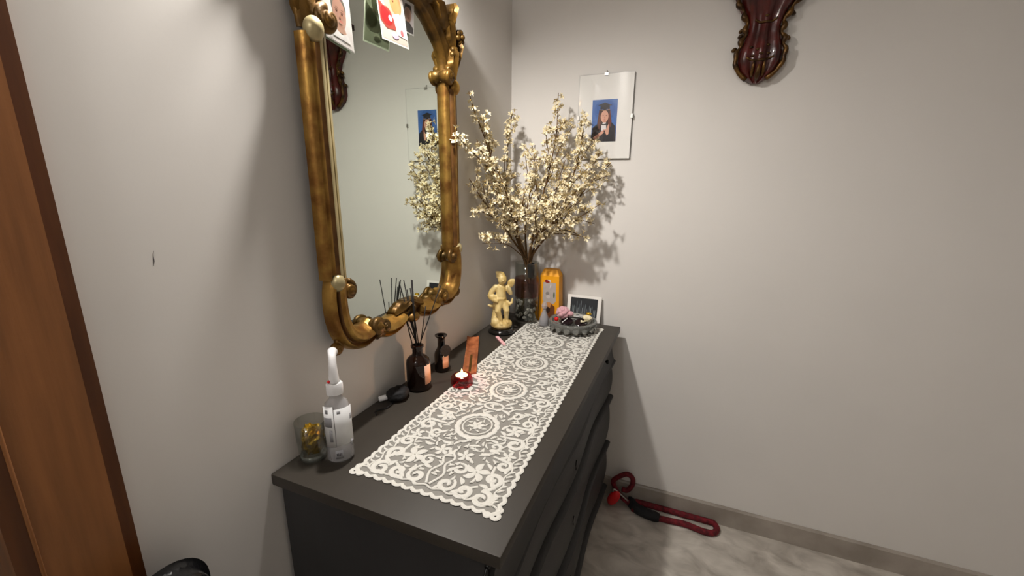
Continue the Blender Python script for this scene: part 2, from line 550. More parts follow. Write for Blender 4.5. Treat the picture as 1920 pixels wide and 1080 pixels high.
def ring(cx, cy, rx, ry, wd, n=40, sc=0, amp=0.0):
    P = []
    for k in range(n):
        a = 2 * PI * k / n; f = 1 + amp * abs(math.sin(sc * a / 2)) if sc else 1
        P.append((cx + rx * f * math.cos(a), cy + ry * f * math.sin(a)))
    return lace_ribbon(P, wd, closed=True)


def scroll(cx, cy, r0, a0, turns, sgn=1, wd=0.007, tail=None):
    """spiral ending in a curl; optional tail point"""
    P = []
    n = int(16 * turns) + 4
    for k in range(n + 1):
        t = k / n; a = a0 + sgn * 2 * PI * turns * t; r = r0 * (1 - 0.8 * t)
        P.append((cx + r * math.cos(a), cy + r * math.sin(a)))
    if tail:
        P = [tuple(v)[:2] for v in smooth_path([(tail[0], tail[1], 0), ((tail[0] + P[0][0]) / 2 + 0.3 * (P[0][1] - tail[1]) * sgn * 0.3, (tail[1] + P[0][1]) / 2, 0), (*P[0], 0)], 5)][:-1] + P
    return lace_ribbon(P, lambda s: wd * (0.55 + 0.75 * math.sin(PI * min(1, s * 0.9 + 0.05))))


def leaf2(x, y, L, ang, wd):
    n = 9; P = []
    for k in range(n):
        t = k / (n - 1); bend = 0.25 * L * math.sin(PI * t * 0.8)
        P.append((x + L * t * math.cos(ang) - bend * math.sin(ang), y + L * t * math.sin(ang) + bend * math.cos(ang)))
    return lace_ribbon(P, lambda s: max(0.0012, wd * math.sin(PI * (0.08 + 0.9 * s)) ** 0.8))


def flower2(x, y, r, n=5, rot=0.0):
    gs = []
    for k in range(n):
        a = rot + 2 * PI * k / n
        gs.append(leaf2(x + 0.15 * r * math.cos(a), y + 0.15 * r * math.sin(a), r, a - 0.2, r * 0.62))
    gs.append(ring(x, y, r * 0.16, r * 0.16, r * 0.2, 10))
    return gs


def mirr(gen):
    """build the same motif on both halves of the cloth"""
    out = []
    for s in (1, -1):
        out += gen(s)
    return out


PITCH_M = 0.2075
meds = [-0.967 + PITCH_M * k for k in range(5)]
# net ground with scalloped outline


def scallop_line(p0, p1, n, amp, out):
    P = []
    for i in range(n):
        for j in range(5):
            t = (i + j / 5) / n
            b = amp * math.sin(PI * j / 5)
            P.append((p0[0] + (p1[0] - p0[0]) * t + out[0] * b, p0[1] + (p1[1] - p0[1]) * t + out[1] * b))
    return P


e = HWX - 0.006
a_ = scallop_line((-e, RUN_Y0 + .006), (e, RUN_Y0 + .006), 14, 0.006, (0, -1))
b_ = scallop_line((e, RUN_Y0 + .006), (e, RUN_Y1 - .006), 46, 0.006, (1, 0))
c_ = scallop_line((e, RUN_Y1 - .006), (-e, RUN_Y1 - .006), 14, 0.006, (0, 1))
d_ = scallop_line((-e, RUN_Y1 - .006), (-e, RUN_Y0 + .006), 46, 0.006, (-1, 0))
outline = a_ + b_ + c_ + d_
netV = [run_pt(p[0] / HWX, p[1], H + 0.0007) for p in outline]
bmn = bmesh.new(); vv = [bmn.verts.new(v) for v in netV]; bmn.faces.new(vv); bmesh.ops.triangulate(bmn, faces=bmn.faces[:])
bmn.verts.index_update()
net_geo = ([tuple(v.co) for v in bmn.verts], [tuple(v.index for v in f.verts) for f in bmn.faces]); bmn.free()
obj('net_ground', net_geo, 'lace_net', rn, smooth=False)
# border: scalloped cord + inner cord + corner lobes
bd = [lace_ribbon(outline, 0.009, closed=True)]
inn = 0.017
for side in (1, -1):
    bd.append(lace_ribbon([(side * (e - inn + 0.004 * math.sin(k * 0.7)), RUN_Y0 + .02 + (RUN_Y1 - RUN_Y0 - .04) * k / 200) for k in range(201)], 0.0045))
    for k in range(70):
        y = RUN_Y0 + .02 + (RUN_Y1 - RUN_Y0 - .04) * (k + .5) / 70
        bd.append(leaf2(side * (e - inn), y, 0.016, (0.5 if side > 0 else PI - 0.5) + 0.2 * random.uniform(-1, 1), 0.006))
for end, yy in ((-1, RUN_Y0), (1, RUN_Y1)):
    bd.append(lace_ribbon([(-e + 2 * e * k / 60, yy - end * (0.021 + 0.003 * math.sin(k * 0.9))) for k in range(61)], 0.0045))
    for side in (1, -1):
        for (dx, dy, r) in ((0.004, 0.004, 0.011), (-0.012, 0.006, 0.008), (0.006, -0.012, 0.008)):
            bd.append(ring(side * (e + dx), yy - end * 0.006 + end * dy, r * 0.6, r * 0.6, r * 0.85, 14))
obj('border', join(*bd), 'lace_thread', rn, auto=40)
# medallions
for yc in meds + [meds[0] - 0.5 * PITCH_M + k * PITCH_M for k in range(1, 5)]:
    big = any(abs(yc - q) < 1e-6 for q in meds)
    if big:
        gs = [ring(0, yc, 0.049, 0.051, 0.013, 60, 15, 0.06), ring(0, yc, 0.037, 0.039, 0.0045, 44)]
        gs += flower2(0, yc, 0.017, 6, 0.3)
        for k in range(8):
            a = 2 * PI * k / 8 + 0.2
            gs.append(leaf2(0.020 * math.cos(a), yc + 0.021 * math.sin(a), 0.014, a + 0.7, 0.005))
        for s in (1, -1):
            gs.append(leaf2(s * 0.012, yc - 0.058, 0.03, (PI if s > 0 else 0) + s * 0.5, 0.009))
            gs.append(leaf2(s * 0.012, yc + 0.058, 0.03, (PI if s > 0 else 0) - s * 0.5, 0.009))
    else:
        gs = [ring(0, yc, 0.026, 0.015, 0.0075, 30, 9, 0.1)] + [leaf2(-0.012, yc, 0.024, 0.1, 0.006)]
        for s in (1, -1):
            b0 = 0 if s > 0 else PI
            gs.append(leaf2(s * 0.028, yc + 0.012, 0.036, b0 + s * 0.55, 0.011))
            gs.append(leaf2(s * 0.028, yc - 0.012, 0.036, b0 - s * 0.75, 0.011))
            gs.append(leaf2(s * 0.030, yc, 0.028, b0 - s * 0.15, 0.009))
    obj('medallion', join(*gs), 'lace_thread', rn, auto=40)
# scrollwork and flowers between medallions and border
for yc in meds:
    for s in (1, -1):
        b0 = 0 if s > 0 else PI
        fls = [flower2(s * 0.098, yc + 0.010, 0.021, 5, b0 + 0.4), flower2(s * 0.122, yc - 0.086, 0.016, 5, b0)]
        gs = [scroll(s * 0.120, yc + 0.052, 0.021, b0 - s * 1.2, 1.2, s, 0.0085, (s * 0.075, yc + 0.030)),
               scroll(s * 0.118, yc - 0.038, 0.022, b0 + s * 1.3, 1.25, -s, 0.0085, (s * 0.072, yc - 0.020)),
               scroll(s * 0.078, yc + 0.076, 0.017, b0 + s * 2.2, 1.15, -s, 0.0075, (s * 0.108, yc + 0.092)),
               scroll(s * 0.080, yc - 0.064, 0.016, b0 - s * 2.0, 1.15, s, 0.0075, (s * 0.106, yc - 0.072)),
               lace_ribbon([tuple(v)[:2] for v in smooth_path([(s * 0.060, yc - 0.10, 0), (s * 0.086, yc - 0.088, 0), (s * 0.100, yc - 0.056, 0), (s * 0.134, yc - 0.012, 0), (s * 0.140, yc + 0.030, 0), (s * 0.112, yc + 0.078, 0), (s * 0.132, yc + 0.100, 0)], 6)], 0.005)]
        for (lx, ly, L, a, wd) in ((0.066, 0.005, 0.026, 0.9, 0.010), (0.066, -0.002, 0.024, -0.9, 0.010), (0.135, 0.012, 0.022, 1.2, 0.009),
                                   (0.136, -0.030, 0.022, -0.9, 0.009), (0.100, 0.048, 0.020, 2.2, 0.008), (0.094, -0.036, 0.018, -2.4, 0.008),
                                   (0.062, 0.052, 0.024, 0.6, 0.009), (0.058, -0.046, 0.024, -0.4, 0.009), (0.138, 0.075, 0.020, 1.9, 0.009),
                                   (0.128, -0.066, 0.018, 2.6, 0.008), (0.052, 0.086, 0.022, 0.9, 0.008), (0.104, 0.098, 0.022, -0.3, 0.008)):
            gs.append(leaf2(s * lx, yc + ly, L, a if s > 0 else PI - a, wd))
        if yc < -0.14:
            obj('scrollwork', join(*gs), 'lace_thread', rn, auto=40)
            for fl in fls:
                obj('flower_motif', join(*fl), 'lace_thread', rn, auto=40)
# end panel near the front edge of the cloth
ye = -1.075
for s in (1, -1):
    b0 = 0 if s > 0 else PI
    A = lambda a: a if s > 0 else PI - a
    fls = [flower2(s * 0.078, ye - 0.052, 0.026, 5, b0 + 0.2), flower2(s * 0.030, ye - 0.012, 0.018, 5, 0.5)]
    gs = [scroll(s * 0.120, ye - 0.118, 0.022, b0 + s * 1.9, 1.3, -s, 0.0095, (s * 0.135, ye - 0.080)),
           scroll(s * 0.078, ye - 0.112, 0.019, b0 - s * 2.6, 1.25, s, 0.009, (s * 0.100, ye - 0.090)),
           scroll(s * 0.036, ye - 0.108, 0.020, b0 + s * 1.0, 1.25, -s, 0.009),
           scroll(s * 0.120, ye - 0.060, 0.020, b0 - s * 1.2, 1.25, s, 0.009, (s * 0.108, ye - 0.020)),
           scroll(s * 0.040, ye - 0.055, 0.017, b0 + s * 2.0, 1.2, -s, 0.008),
           scroll(s * 0.124, ye - 0.012, 0.017, b0 + s * 1.0, 1.2, -s, 0.008, (s * 0.09, ye + 0.01)),
           lace_ribbon([tuple(v)[:2] for v in smooth_path([(0.0, ye - 0.012, 0), (s * 0.013, ye - 0.032, 0), (s * 0.004, ye - 0.056, 0), (s * 0.016, ye - 0.086, 0), (s * 0.003, ye - 0.122, 0)], 6)], 0.006)]
    for (lx, ly, L, a, wd) in ((0.018, -0.075, 0.026, 0.6, 0.010), (0.055, -0.08, 0.022, -1.2, 0.010), (0.10, -0.085, 0.022, -0.4, 0.010),
                               (0.138, -0.035, 0.024, 1.4, 0.010), (0.058, 0.0, 0.026, 0.2, 0.010), (0.088, -0.018, 0.022, -1.0, 0.009),
                               (0.0, -0.02, 0.024, 1.2, 0.009), (0.138, -0.095, 0.02, -1.2, 0.009), (0.055, -0.128, 0.022, 0.4, 0.009),
                               (0.098, -0.130, 0.02, 0.3, 0.009), (0.016, -0.132, 0.018, 0.6, 0.008), (0.02, 0.022, 0.03, 0.1, 0.009), (0.075, 0.022, 0.026, -0.2, 0.009)):
        gs.append(leaf2(s * lx, ye + ly, L, A(a), wd))
    obj('scrollwork', join(*gs), 'lace_thread', rn, auto=40)
    for fl in fls:
        obj('flower_motif', join(*fl), 'lace_thread', rn, auto=40)

# fine sprigs that fill the ground between the larger motifs
occ = set()
CELL = 0.0036
for o_ in list(rn.children):
    if o_.name.startswith('net_ground'):
        continue
    for v in o_.data.vertices:
        p_ = v.co + rn.location
        occ.add((int(p_.x / CELL), int(p_.y / CELL)))
rg = random.Random(31)
sprigs = []
for k in range(7000):
    u, y = rg.uniform(-.145, .145), rg.uniform(RUN_Y0 + .03, RUN_Y1 - .03)
    if any(abs(y - q) < .047 and (u * u + (y - q) ** 2) < .047 ** 2 for q in meds):
        continue
    p_ = run_pt(u / HWX, y, 0); ij = (int(p_[0] / CELL), int(p_[1] / CELL))
    if any((ij[0] + i, ij[1] + j) in occ for i in (-1, 0, 1) for j in (-1, 0, 1)):
        continue
    a = rg.uniform(0, 2 * PI); L = rg.uniform(.012, .020)
    gl_ = [leaf2(u - .5 * L * math.cos(a), y - .5 * L * math.sin(a), L, a, rg.uniform(.0050, .0080))]
    if rg.random() < .5:
        gl_.append(leaf2(u, y, L * .7, a + 1.1, .005))
    for g_ in gl_:
        sprigs.append(g_)
        for v in g_[0]:
            occ.add((int(v[0] / CELL), int(v[1] / CELL)))
tag(obj('fill_sprigs', join(*sprigs), 'lace_thread', rn, auto=40), kind='stuff')

# ------------------------------------------------------------------ gilt mirror
YC = -0.835
mr = thing('wall_mirror', (0.0, YC, 1.06), 'ornate carved gilt wall mirror hanging above the dresser', 'mirror')
TILT = math.radians(1.5)


def mp3(s, z, d):                          # s along wall from the mirror axis (+ towards the corner), d off the wall
    x = 0.0165 - s * math.sin(TILT) + d
    return (x, YC + s * math.cos(TILT), z)


PROF = [(-1.0, 0.10), (-0.96, 0.30), (-0.72, 0.46), (-0.60, 0.74), (-0.30, 0.97), (0.0, 1.0), (0.24, 0.84), (0.36, 0.62), (0.44, 0.60), (0.62, 0.80), (0.86, 0.66), (1.0, 0.30), (1.0, 0.0), (-1.0, 0.0)]


BANDS = [1, 1, 1, 1, 1, 2, 0, 0, 2, 0, 0, 0, 0, 0]  # pale and dark strips put the moulding's shading into its colour
BANDS_R = [0, 0, 2, 2, 0, 0, 2, 0, 0, 0, 0, 0, 0, 0]


def rail(path, hw, dep, n=6, prof=PROF, inner=1, taper=0.0, bands=None):
    """carved moulding swept along a path in the mirror plane; inner=+1 keeps profile -1 on the left of travel"""
    P = smooth_path([(p[0], p[1], 0) for p in path], n)
    N = len(P); V, F = [], []; K = len(prof)
    for i in range(N):
        t = (P[min(N - 1, i + 1)] - P[max(0, i - 1)]).normalized()
        nr = Vector((t.y, -t.x, 0)) * inner
        s = i / (N - 1)
        sc_ = 1 - taper * (2 * abs(s - 0.5)) ** 2
        for (a, b) in prof:
            q = P[i] + nr * (a * hw * sc_)
            V.append(mp3(q.x, q.y, b * dep * (0.6 + 0.4 * sc_)))
    MI = []
    for i in range(N - 1):
        for k in range(K):
            F.append((i * K + k, i * K + (k + 1) % K, (i + 1) * K + (k + 1) % K, (i + 1) * K + k))
            MI.append(bands[k] if bands else 0)
    F.append(tuple(range(K))); F.append(tuple((N - 1) * K + k for k in range(K)))
    return V, F, MI + [0, 0]


def carved_leaf(s, z, L, ang, wd, hgt=0.03, d0=0.012, curl=0.3, lobes=3):
    """acanthus leaf lying on the frame: tip points at ang in the mirror plane"""
    n, mcr = 12, 6; V, F = [], []
    for i in range(n + 1):
        t = i / n
        env = math.sin(PI * min(1, 0.12 + 0.88 * t)) ** 0.75 * (1 + 0.22 * abs(math.sin(PI * lobes * t)))
        bend = curl * L * t * t
        cx = s + L * t * math.cos(ang) - bend * math.sin(ang)
        cz = z + L * t * math.sin(ang) + bend * math.cos(ang)
        tw = ang + 2 * curl * t
        for k in range(-mcr // 2, mcr // 2 + 1):
            q = k / (mcr / 2)
            px = cx - q * wd * env * 0.5 * math.sin(tw); pz = cz + q * wd * env * 0.5 * math.cos(tw)
            dome = (1 - q * q) * 0.6 + 0.35 * abs(math.cos(q * PI * 1.5)) * (1 - abs(q) * 0.7)
            d = d0 + 0.55 * hgt * dome * (0.5 + 0.9 * t) * (1 if t < 0.85 else (1 - (t - 0.85) * 3))
            V.append(mp3(px, pz, d))
    Wd = mcr + 1
    top = len(V)
    for i in range(n):
        for k in range(mcr):
            F.append((i * Wd + k, i * Wd + k + 1, (i + 1) * Wd + k + 1, (i + 1) * Wd + k))
    # back sheet
    V += [(max(0.002, v[0] - hgt * 0.8 - 0.004), v[1], v[2]) for v in V[:top]]
    for i in range(n):
        for k in range(mcr):
            F.append(tuple(top + q for q in (i * Wd + k, (i + 1) * Wd + k, (i + 1) * Wd + k + 1, i * Wd + k + 1)))
    rim = [k for k in range(Wd)] + [i * Wd + mcr for i in range(1, n + 1)] + [n * Wd + k for k in range(mcr - 1, -1, -1)] + [i * Wd for i in range(n - 1, 0, -1)]
    for a in range(len(rim)):
        i, j = rim[a], rim[(a + 1) % len(rim)]
        F.append((i, j, top + j, top + i))
    return V, F


def volute(s, z, r, sgn, dep=0.045, d0=0.0, a0=0.0, turns=1.4):
    """scroll end: a tapering roll winding into a button"""
    P, R = [], []
    n = 26
    for k in range(n + 1):
        t = k / n; a = a0 + sgn * 2 * PI * turns * t; rr = r * (1 - 0.85 * t)
        P.append(mp3(s + rr * math.cos(a), z + rr * math.sin(a), d0 + dep * (0.45 + 0.35 * t)))
        R.append(r * (0.42 - 0.12 * t))
    return join(tube(P, R, 10), ellipsoid(mp3(s, z, d0 + dep * 0.4), (dep * 0.5, r * 0.85, r * 0.85), 14, 8))


def boss(s, z, r):
    return ellipsoid(mp3(s, z, 0.026), (r * 0.9, r * 0.92, r * 1.1), 20, 12)


# outline of the glass (runs under the mouldings)
HALF = [(0.0, 1.085), (0.06, 1.08), (0.13, 1.085), (0.18, 1.085), (0.225, 1.10), (0.262, 1.14), (0.268, 1.20), (0.262, 1.26), (0.262, 1.50), (0.262, 1.74), (0.255, 1.80), (0.22, 1.86), (0.15, 1.91), (0.07, 1.945), (0, 1.955)]
gl2 = HALF + [(-p[0], p[1]) for p in HALF[-2:0:-1]]
gl_front = [mp3(s, z, 0.0) for s, z in gl2]
cz0 = (0.0, 1.45)
ins = [(s * 0.905, cz0[1] + (z - cz0[1]) * 0.95) for s, z in gl2]
N = len(gl2)
V = [mp3(s, z, 0.0035) for s, z in ins] + [mp3(s, z, 0.0015) for s, z in gl2] + [mp3(s, z, -0.003) for s, z in gl2]
F = [tuple(range(N))] + [(i, (i + 1) % N, N + (i + 1) % N, N + i) for i in range(N)] + [(N + i, N + (i + 1) % N, 2 * N + (i + 1) % N, 2 * N + i) for i in range(N)] + [tuple(range(2 * N, 3 * N))]
obj('mirror_glass', (V, F), 'mirror_silver', mr, smooth=False)
obj('back_board', prism([(s * 0.985, 1.45 + (z - 1.45) * 0.99) for s, z in gl2], 0.0075, mp3(0, 0, -0.0115), (-math.sin(TILT), math.cos(TILT), 0), (0, 0, 1), (1, 0, 0)), 'mirror_back', mr, smooth=False)
RH, RD = 0.030, 0.034
for sg in (1, -1):
    inn_ = sg
    obj('side_moulding', rail([(sg * 0.277, 1.735), (sg * 0.277, 1.6), (sg * 0.277, 1.4), (sg * 0.277, 1.245)], RH, RD, 4, inner=-inn_, bands=BANDS if sg < 0 else BANDS_R), ['gold', 'gold_pale', 'gold_groove_shade'], mr, auto=50)
    obj('inner_lip', rail([(sg * 0.250, 1.75), (sg * 0.250, 1.5), (sg * 0.250, 1.22)], 0.008, 0.024, 3, prof=[(-1, 0), (-1, .5), (-.4, .9), (.6, 1), (1, .6), (1, 0)], inner=-inn_), 'gold_pale' if sg < 0 else 'gold', mr, auto=50)
    obj('lower_scroll', rail([(sg * 0.272, 1.245), (sg * 0.278, 1.20), (sg * 0.273, 1.145), (sg * 0.252, 1.102), (sg * 0.215, 1.083), (sg * 0.180, 1.087), (sg * 0.160, 1.100)], 0.029, 0.042, 7, inner=-inn_, taper=0.15, bands=[2 if k in (6, 7) else 0 for k in range(14)]), ['gold', 'gold_pale', 'gold_groove_shade'], mr, auto=50)
    obj('lower_volute', volute(sg * 0.166, 1.096, 0.025, -sg, 0.055, a0=-PI / 2), 'gold_dark', mr)
    obj('upper_curl', volute(sg * 0.246, 1.212, 0.020, sg, 0.045, a0=PI / 2), 'gold_dark', mr)
    obj('bottom_moulding', rail([(sg * 0.150, 1.082), (sg * 0.115, 1.074), (sg * 0.075, 1.076), (sg * 0.040, 1.086)], 0.024, 0.045, 6, inner=-inn_, taper=0.25), 'gold', mr, auto=50)
    obj('bottom_volute', volute(sg * 0.134, 1.088, 0.020, sg, 0.052, a0=-PI / 2), 'gold_dark', mr)
    obj('bottom_leaf', carved_leaf(sg * 0.070, 1.098, 0.075, (PI - 0.15) if sg > 0 else 0.15, 0.032, 0.028, 0.014, -sg * 0.2), 'gold_dark', mr, auto=60)
    obj('boss', boss(sg * 0.280, 1.236, 0.0185), 'gold_pale', mr)
    obj('boss', boss(sg * 0.282, 1.742, 0.0215), 'gold_pale' if sg < 0 else 'gold', mr)
    obj('boss_leaf', carved_leaf(sg * 0.285, 1.262, 0.06, PI / 2 + sg * 0.05, 0.024, 0.014, 0.012, 0.0), 'gold_dark', mr, auto=60)
    obj('foot_curl', volute(sg * 0.289, 1.082, 0.016, sg, 0.026, a0=PI / 2), 'gold_dark', mr)
    # arched, carved crown
    obj('crown_moulding', rail([(sg * 0.268, 1.748), (sg * 0.272, 1.79), (sg * 0.262, 1.835), (sg * 0.232, 1.878), (sg * 0.185, 1.917), (sg * 0.125, 1.948), (sg * 0.06, 1.968), (0.0, 1.973)], 0.031, 0.024, 6, inner=-inn_), 'gold_dark', mr, auto=50)
    obj('crown_curl', volute(sg * 0.246, 1.768, 0.024, -sg, 0.050, a0=PI / 2), 'gold_dark', mr)
    for (s_, z_, L_, a_deg, w_, h_, cu) in ((0.285, 1.765, 0.085, 88, 0.040, 0.040, 0.25), (0.300, 1.80, 0.075, 62, 0.034, 0.034, 0.35), (0.285, 1.845, 0.085, 108, 0.042, 0.044, 0.3),
                                           (0.265, 1.895, 0.08, 60, 0.040, 0.036, 0.3), (0.245, 1.895, 0.09, 128, 0.044, 0.046, 0.3), (0.200, 1.935, 0.085, 95, 0.044, 0.04, 0.35),
                                           (0.175, 1.945, 0.09, 150, 0.046, 0.046, 0.2), (0.110, 1.972, 0.08, 110, 0.046, 0.042, 0.3), (0.075, 1.98, 0.075, 160, 0.045, 0.045, 0.2)):
        a = math.radians(a_deg)
        obj('acanthus_leaf', carved_leaf(sg * s_, z_, L_, a if sg > 0 else PI - a, w_, h_ * (1.25 if sg > 0 else 0.3), 0.020 if sg > 0 else 0.008, cu * sg), 'gold_dark', mr, auto=60)
    rs = []; rdp = 1.0 if sg > 0 else 0.45
    for k in range(6):
        a = 2 * PI * k / 6 + 0.3
        rs.append(ellipsoid(mp3(sg * 0.318 + 0.014 * math.cos(a), 1.892 + 0.014 * math.sin(a), 0.032 * rdp), (0.010 * rdp, 0.010, 0.010), 10, 6))
    rs.append(ellipsoid(mp3(sg * 0.318, 1.892, 0.040 * rdp), (0.010 * rdp, 0.008, 0.008), 10, 6))
    obj('rosette', join(*rs, ellipsoid(mp3(sg * 0.318, 1.892, 0.012 * rdp), (0.022 * rdp, 0.014, 0.014), 10, 6)), 'gold_dark', mr)
    obj('rosette', xf(join(*rs), Matrix.Translation((0, -sg * 0.035, -0.055))), 'gold_dark', mr)
obj('center_shell', join(carved_leaf(0, 1.064, 0.05, PI / 2, 0.055, 0.04, 0.014, 0.0, 4), ellipsoid(mp3(0, 1.075, 0.02), (0.026, 0.024, 0.016))), 'gold_dark', mr, auto=60)
obj('crest', join(carved_leaf(0, 1.965, 0.040, PI / 2, 0.070, 0.035, 0.016, 0.0, 5), ellipsoid(mp3(0, 1.975, 0.03), (0.022, 0.028, 0.018))), 'gold', mr, auto=60)

# ------------------------------------------------------------------ photos tucked into the mirror frame


def photo(name, corner, ax, ay, label, polys, curl=0.006, group=None):
    """sheet with lower-left corner, spanned by ax (width) and ay (height); slightly lifted at the foot"""
    corner, ax, ay = Vector(corner), Vector(ax), Vector(ay)
    az = ax.cross(ay).normalized()
    t = thing(name, corner, label, 'photo', group)
    obj('sheet', prism(rect2(0, 0, 1, 1), 0.0006, corner - az * 0.0006, ax, ay, az), 'photo_paper', t, smooth=False)
    printed('print', polys, corner, ax, ay, az, t, thin=True)
    return t


skin, skin2, hair = 'b88a76', '97664f', '2c201b'
pa = [('e6dfdc', rect2(.02, .02, .98, .98)), ('4b4340', circle2(.56, .72, .26, .25, 20)), ('a87680', circle2(.66, .93, .10, .06, 12)), (skin, circle2(.57, .60, .235, .27, 24)),
      (skin, [(.45, .38), (.7, .38), (.78, .24), (.40, .24)]), ('e9e5e3', [(.25, .12), (.36, .28), (.58, .21), (.78, .28), (.9, .12)]),
      ('6a4638', circle2(.48, .64, .035, .018, 10)), ('6a4638', circle2(.67, .63, .035, .018, 10)), ('5a3a30', circle2(.48, .685, .055, .010, 10)), ('5a3a30', circle2(.67, .675, .055, .010, 10)),
      (skin2, circle2(.59, .55, .03, .035, 10)), ('b4645c', circle2(.59, .455, .075, .022, 12)),
      ('6d6a74', [(.16, .14), (.20, .18), (.19, .12), (.26, .16), (.25, .11), (.31, .13), (.24, .09), (.19, .10)]), ('6d6a74', [(.5, .09), (.56, .12), (.6, .07), (.68, .10), (.62, .05), (.55, .07)])]


def tucked(bl, br, tl, xb, xt, grow, label, polys):
    c0 = hit(*bl, 0, xb); ax_ = hit(*br, 0, xb) - c0; ay_ = (hit(*tl, 0, xt) - c0) * grow
    photo('tucked_photo', c0, ax_, ay_, label, polys)


tucked((612, 68), (665, 100), (603, 0), 0.030, 0.033, 1.6, 'white portrait photo of a toddler with a pink bow tucked in mirror frame', pa)
pb = [('b8a89e', rect2(.03, .03, .97, .97)), ('33201a', circle2(.34, .95, .30, .20, 18)), (skin, circle2(.48, .68, .26, .22, 20)), ('a87446', circle2(.68, .66, .22, .18, 16)), ('8e1519', [(.03, .62), (.30, .50), (.62, .36), (.55, .22), (.22, .20), (.03, .30)]),
      ('981a1e', circle2(.27, .40, .22, .15, 14)), ('cfc9cc', [(.5, .46), (.75, .52), (.96, .42), (.96, .14), (.6, .16)]), ('e6b4d6', circle2(.40, .38, .07, .05, 10)), ('d9a6d2', circle2(.5, .13, .13, .05, 10)), ('c94a56', circle2(.78, .22, .06, .05, 10)), ('8b4a3c', circle2(.42, .72, .03, .018, 8)), ('8b4a3c', circle2(.58, .70, .03, .018, 8))]
tucked((717, 72), (767, 93), (707, 5), 0.050, 0.040, 1.9, 'snapshot with bright red clothing tucked in the top of mirror frame', pb)
pc = [('d9cfd0', rect2(.06, .05, .94, .95)), ('2a2430', [(.06, .05), (.94, .05), (.94, .22), (.62, .36), (.40, .38), (.06, .30)]), (skin, circle2(.52, .58, .25, .24, 18)), ('2c211c', [(.2, .66), (.3, .9), (.75, .9), (.82, .66), (.6, .8), (.35, .8)]), ('8c5a50', circle2(.53, .48, .08, .02, 8))]
tucked((752, 56), (776, 68), (752, 15), 0.026, 0.027, 1.5, 'small passport-size portrait with dark collar tucked in mirror frame', pc)

# ------------------------------------------------------------------ clip-framed graduation photograph on the back wall
px0, px1, pz0, pz1 = 0.2987, 0.5114, 1.5507, 1.8676
pf = thing('clip_frame', (px0, 0, pz0), 'frameless glass clip picture of a graduate hanging on the back wall', 'picture frame')
AX, AY, AZ = Vector((px1 - px0, 0, 0)), Vector((0, 0, pz1 - pz0)), Vector((0, -1, 0))
obj('backing', box(px0, px1, -0.010, -0.006, pz0, pz1), 'mirror_back', pf, smooth=False)
obj('mat_sheet', box(px0 + .0005, px1 - .0005, -0.0108, -0.010, pz0 + .0005, pz1 - .0005), 'paper_white', pf, smooth=False)
obj('glass_pane', box(px0 - 0.001, px1 + 0.001, -0.0145, -0.0125, pz0 - 0.001, pz1 + 0.001), 'pane_glass', pf, smooth=False)
gx0, gx1, gz0, gz1 = 0.355, 0.4535, 1.6165, 1.7745
g = lambda x0, y0: (x0, y0)
grad = [('3f6bb0', rect2(0, 0, 1, 1)), ('3360a6', circle2(.5, .75, .42, .25, 20)),
        ('3d1f14', [(.28, .76), (.72, .76), (.80, .42), (.74, .24), (.58, .22), (.40, .22), (.26, .26), (.22, .44)]),
        ('15121a', [(0, 0), (1, 0), (.96, .36), (.80, .46), (.62, .44), (.42, .44), (.20, .42), (.04, .34)]),
        ('5e2f1e', [(.28, .74), (.36, .62), (.37, .40), (.30, .26), (.24, .42)]), ('6e3422', [(.72, .74), (.66, .62), (.66, .42), (.76, .34), (.80, .48)]),
        ('dfa78f', circle2(.51, .60, .155, .145, 24)), ('d79a82', rect2(.46, .42, .57, .50)), ('efe9e8', [(.40, .42), (.46, .46), (.58, .46), (.60, .30), (.50, .24), (.40, .28)]), ('1a1216', [(.40, .44), (.5, .42), (.62, .44), (.62, .41), (.5, .395), (.40, .41)]),
        ('14131a', [(.22, .87), (.5, .83), (.80, .86), (.5, .93)]), ('1c1820', [(.33, .86), (.70, .86), (.70, .75), (.6, .78), (.5, .745), (.42, .78), (.32, .75)]), ('a9805c', [(.31, .755), (.5, .735), (.71, .755), (.71, .77), (.5, .75), (.31, .77)]),
        ('5b332a', circle2(.45, .62, .025, .010, 8)), ('5b332a', circle2(.58, .62, .025, .010, 8)), ('c98670', circle2(.51, .575, .018, .025, 8)), ('a84a4a', circle2(.515, .525, .045, .012, 10)),
        ('d89f88', [(.06, .10), (.16, .04), (.40, .16), (.56, .24), (.52, .30), (.34, .22)]), ('dba58d', [(.50, .28), (.60, .30), (.66, .40), (.70, .42), (.72, .30), (.70, .18), (.64, .15), (.56, .22)]), ('1a1418', [(.50, .235), (.545, .21), (.565, .25), (.525, .285)])]
printed('photograph', grad, (gx0, -0.0110, gz0), (gx1 - gx0, 0, 0), (0, 0, gz1 - gz0), (0, -1, 0), pf, 0.0001, 0.00006)
xm = (px0 + px1) / 2
obj('clip', box(xm - 0.007, xm + 0.007, -0.016, 0, pz1 - 0.006, pz1 + 0.003), 'steel', pf, smooth=False)
obj('clip', box(px1 - 0.005, px1 + 0.003, -0.016, 0, (pz0 + pz1) / 2 - 0.008, (pz0 + pz1) / 2 + 0.008), 'steel', pf, smooth=False)
obj('clip', box(px0 - 0.003, px0 + 0.005, -0.016, 0, (pz0 + pz1) / 2 - 0.008, (pz0 + pz1) / 2 + 0.008), 'steel', pf, smooth=False)
obj('hanging_hook', tube(smooth_path([(xm, 0.0, pz1 + 0.012), (xm, -0.008, pz1 + 0.012), (xm, -0.010, pz1 + 0.004), (xm, -0.006, pz1 + 0.001)], 4), 0.0016, 6), 'steel', pf)

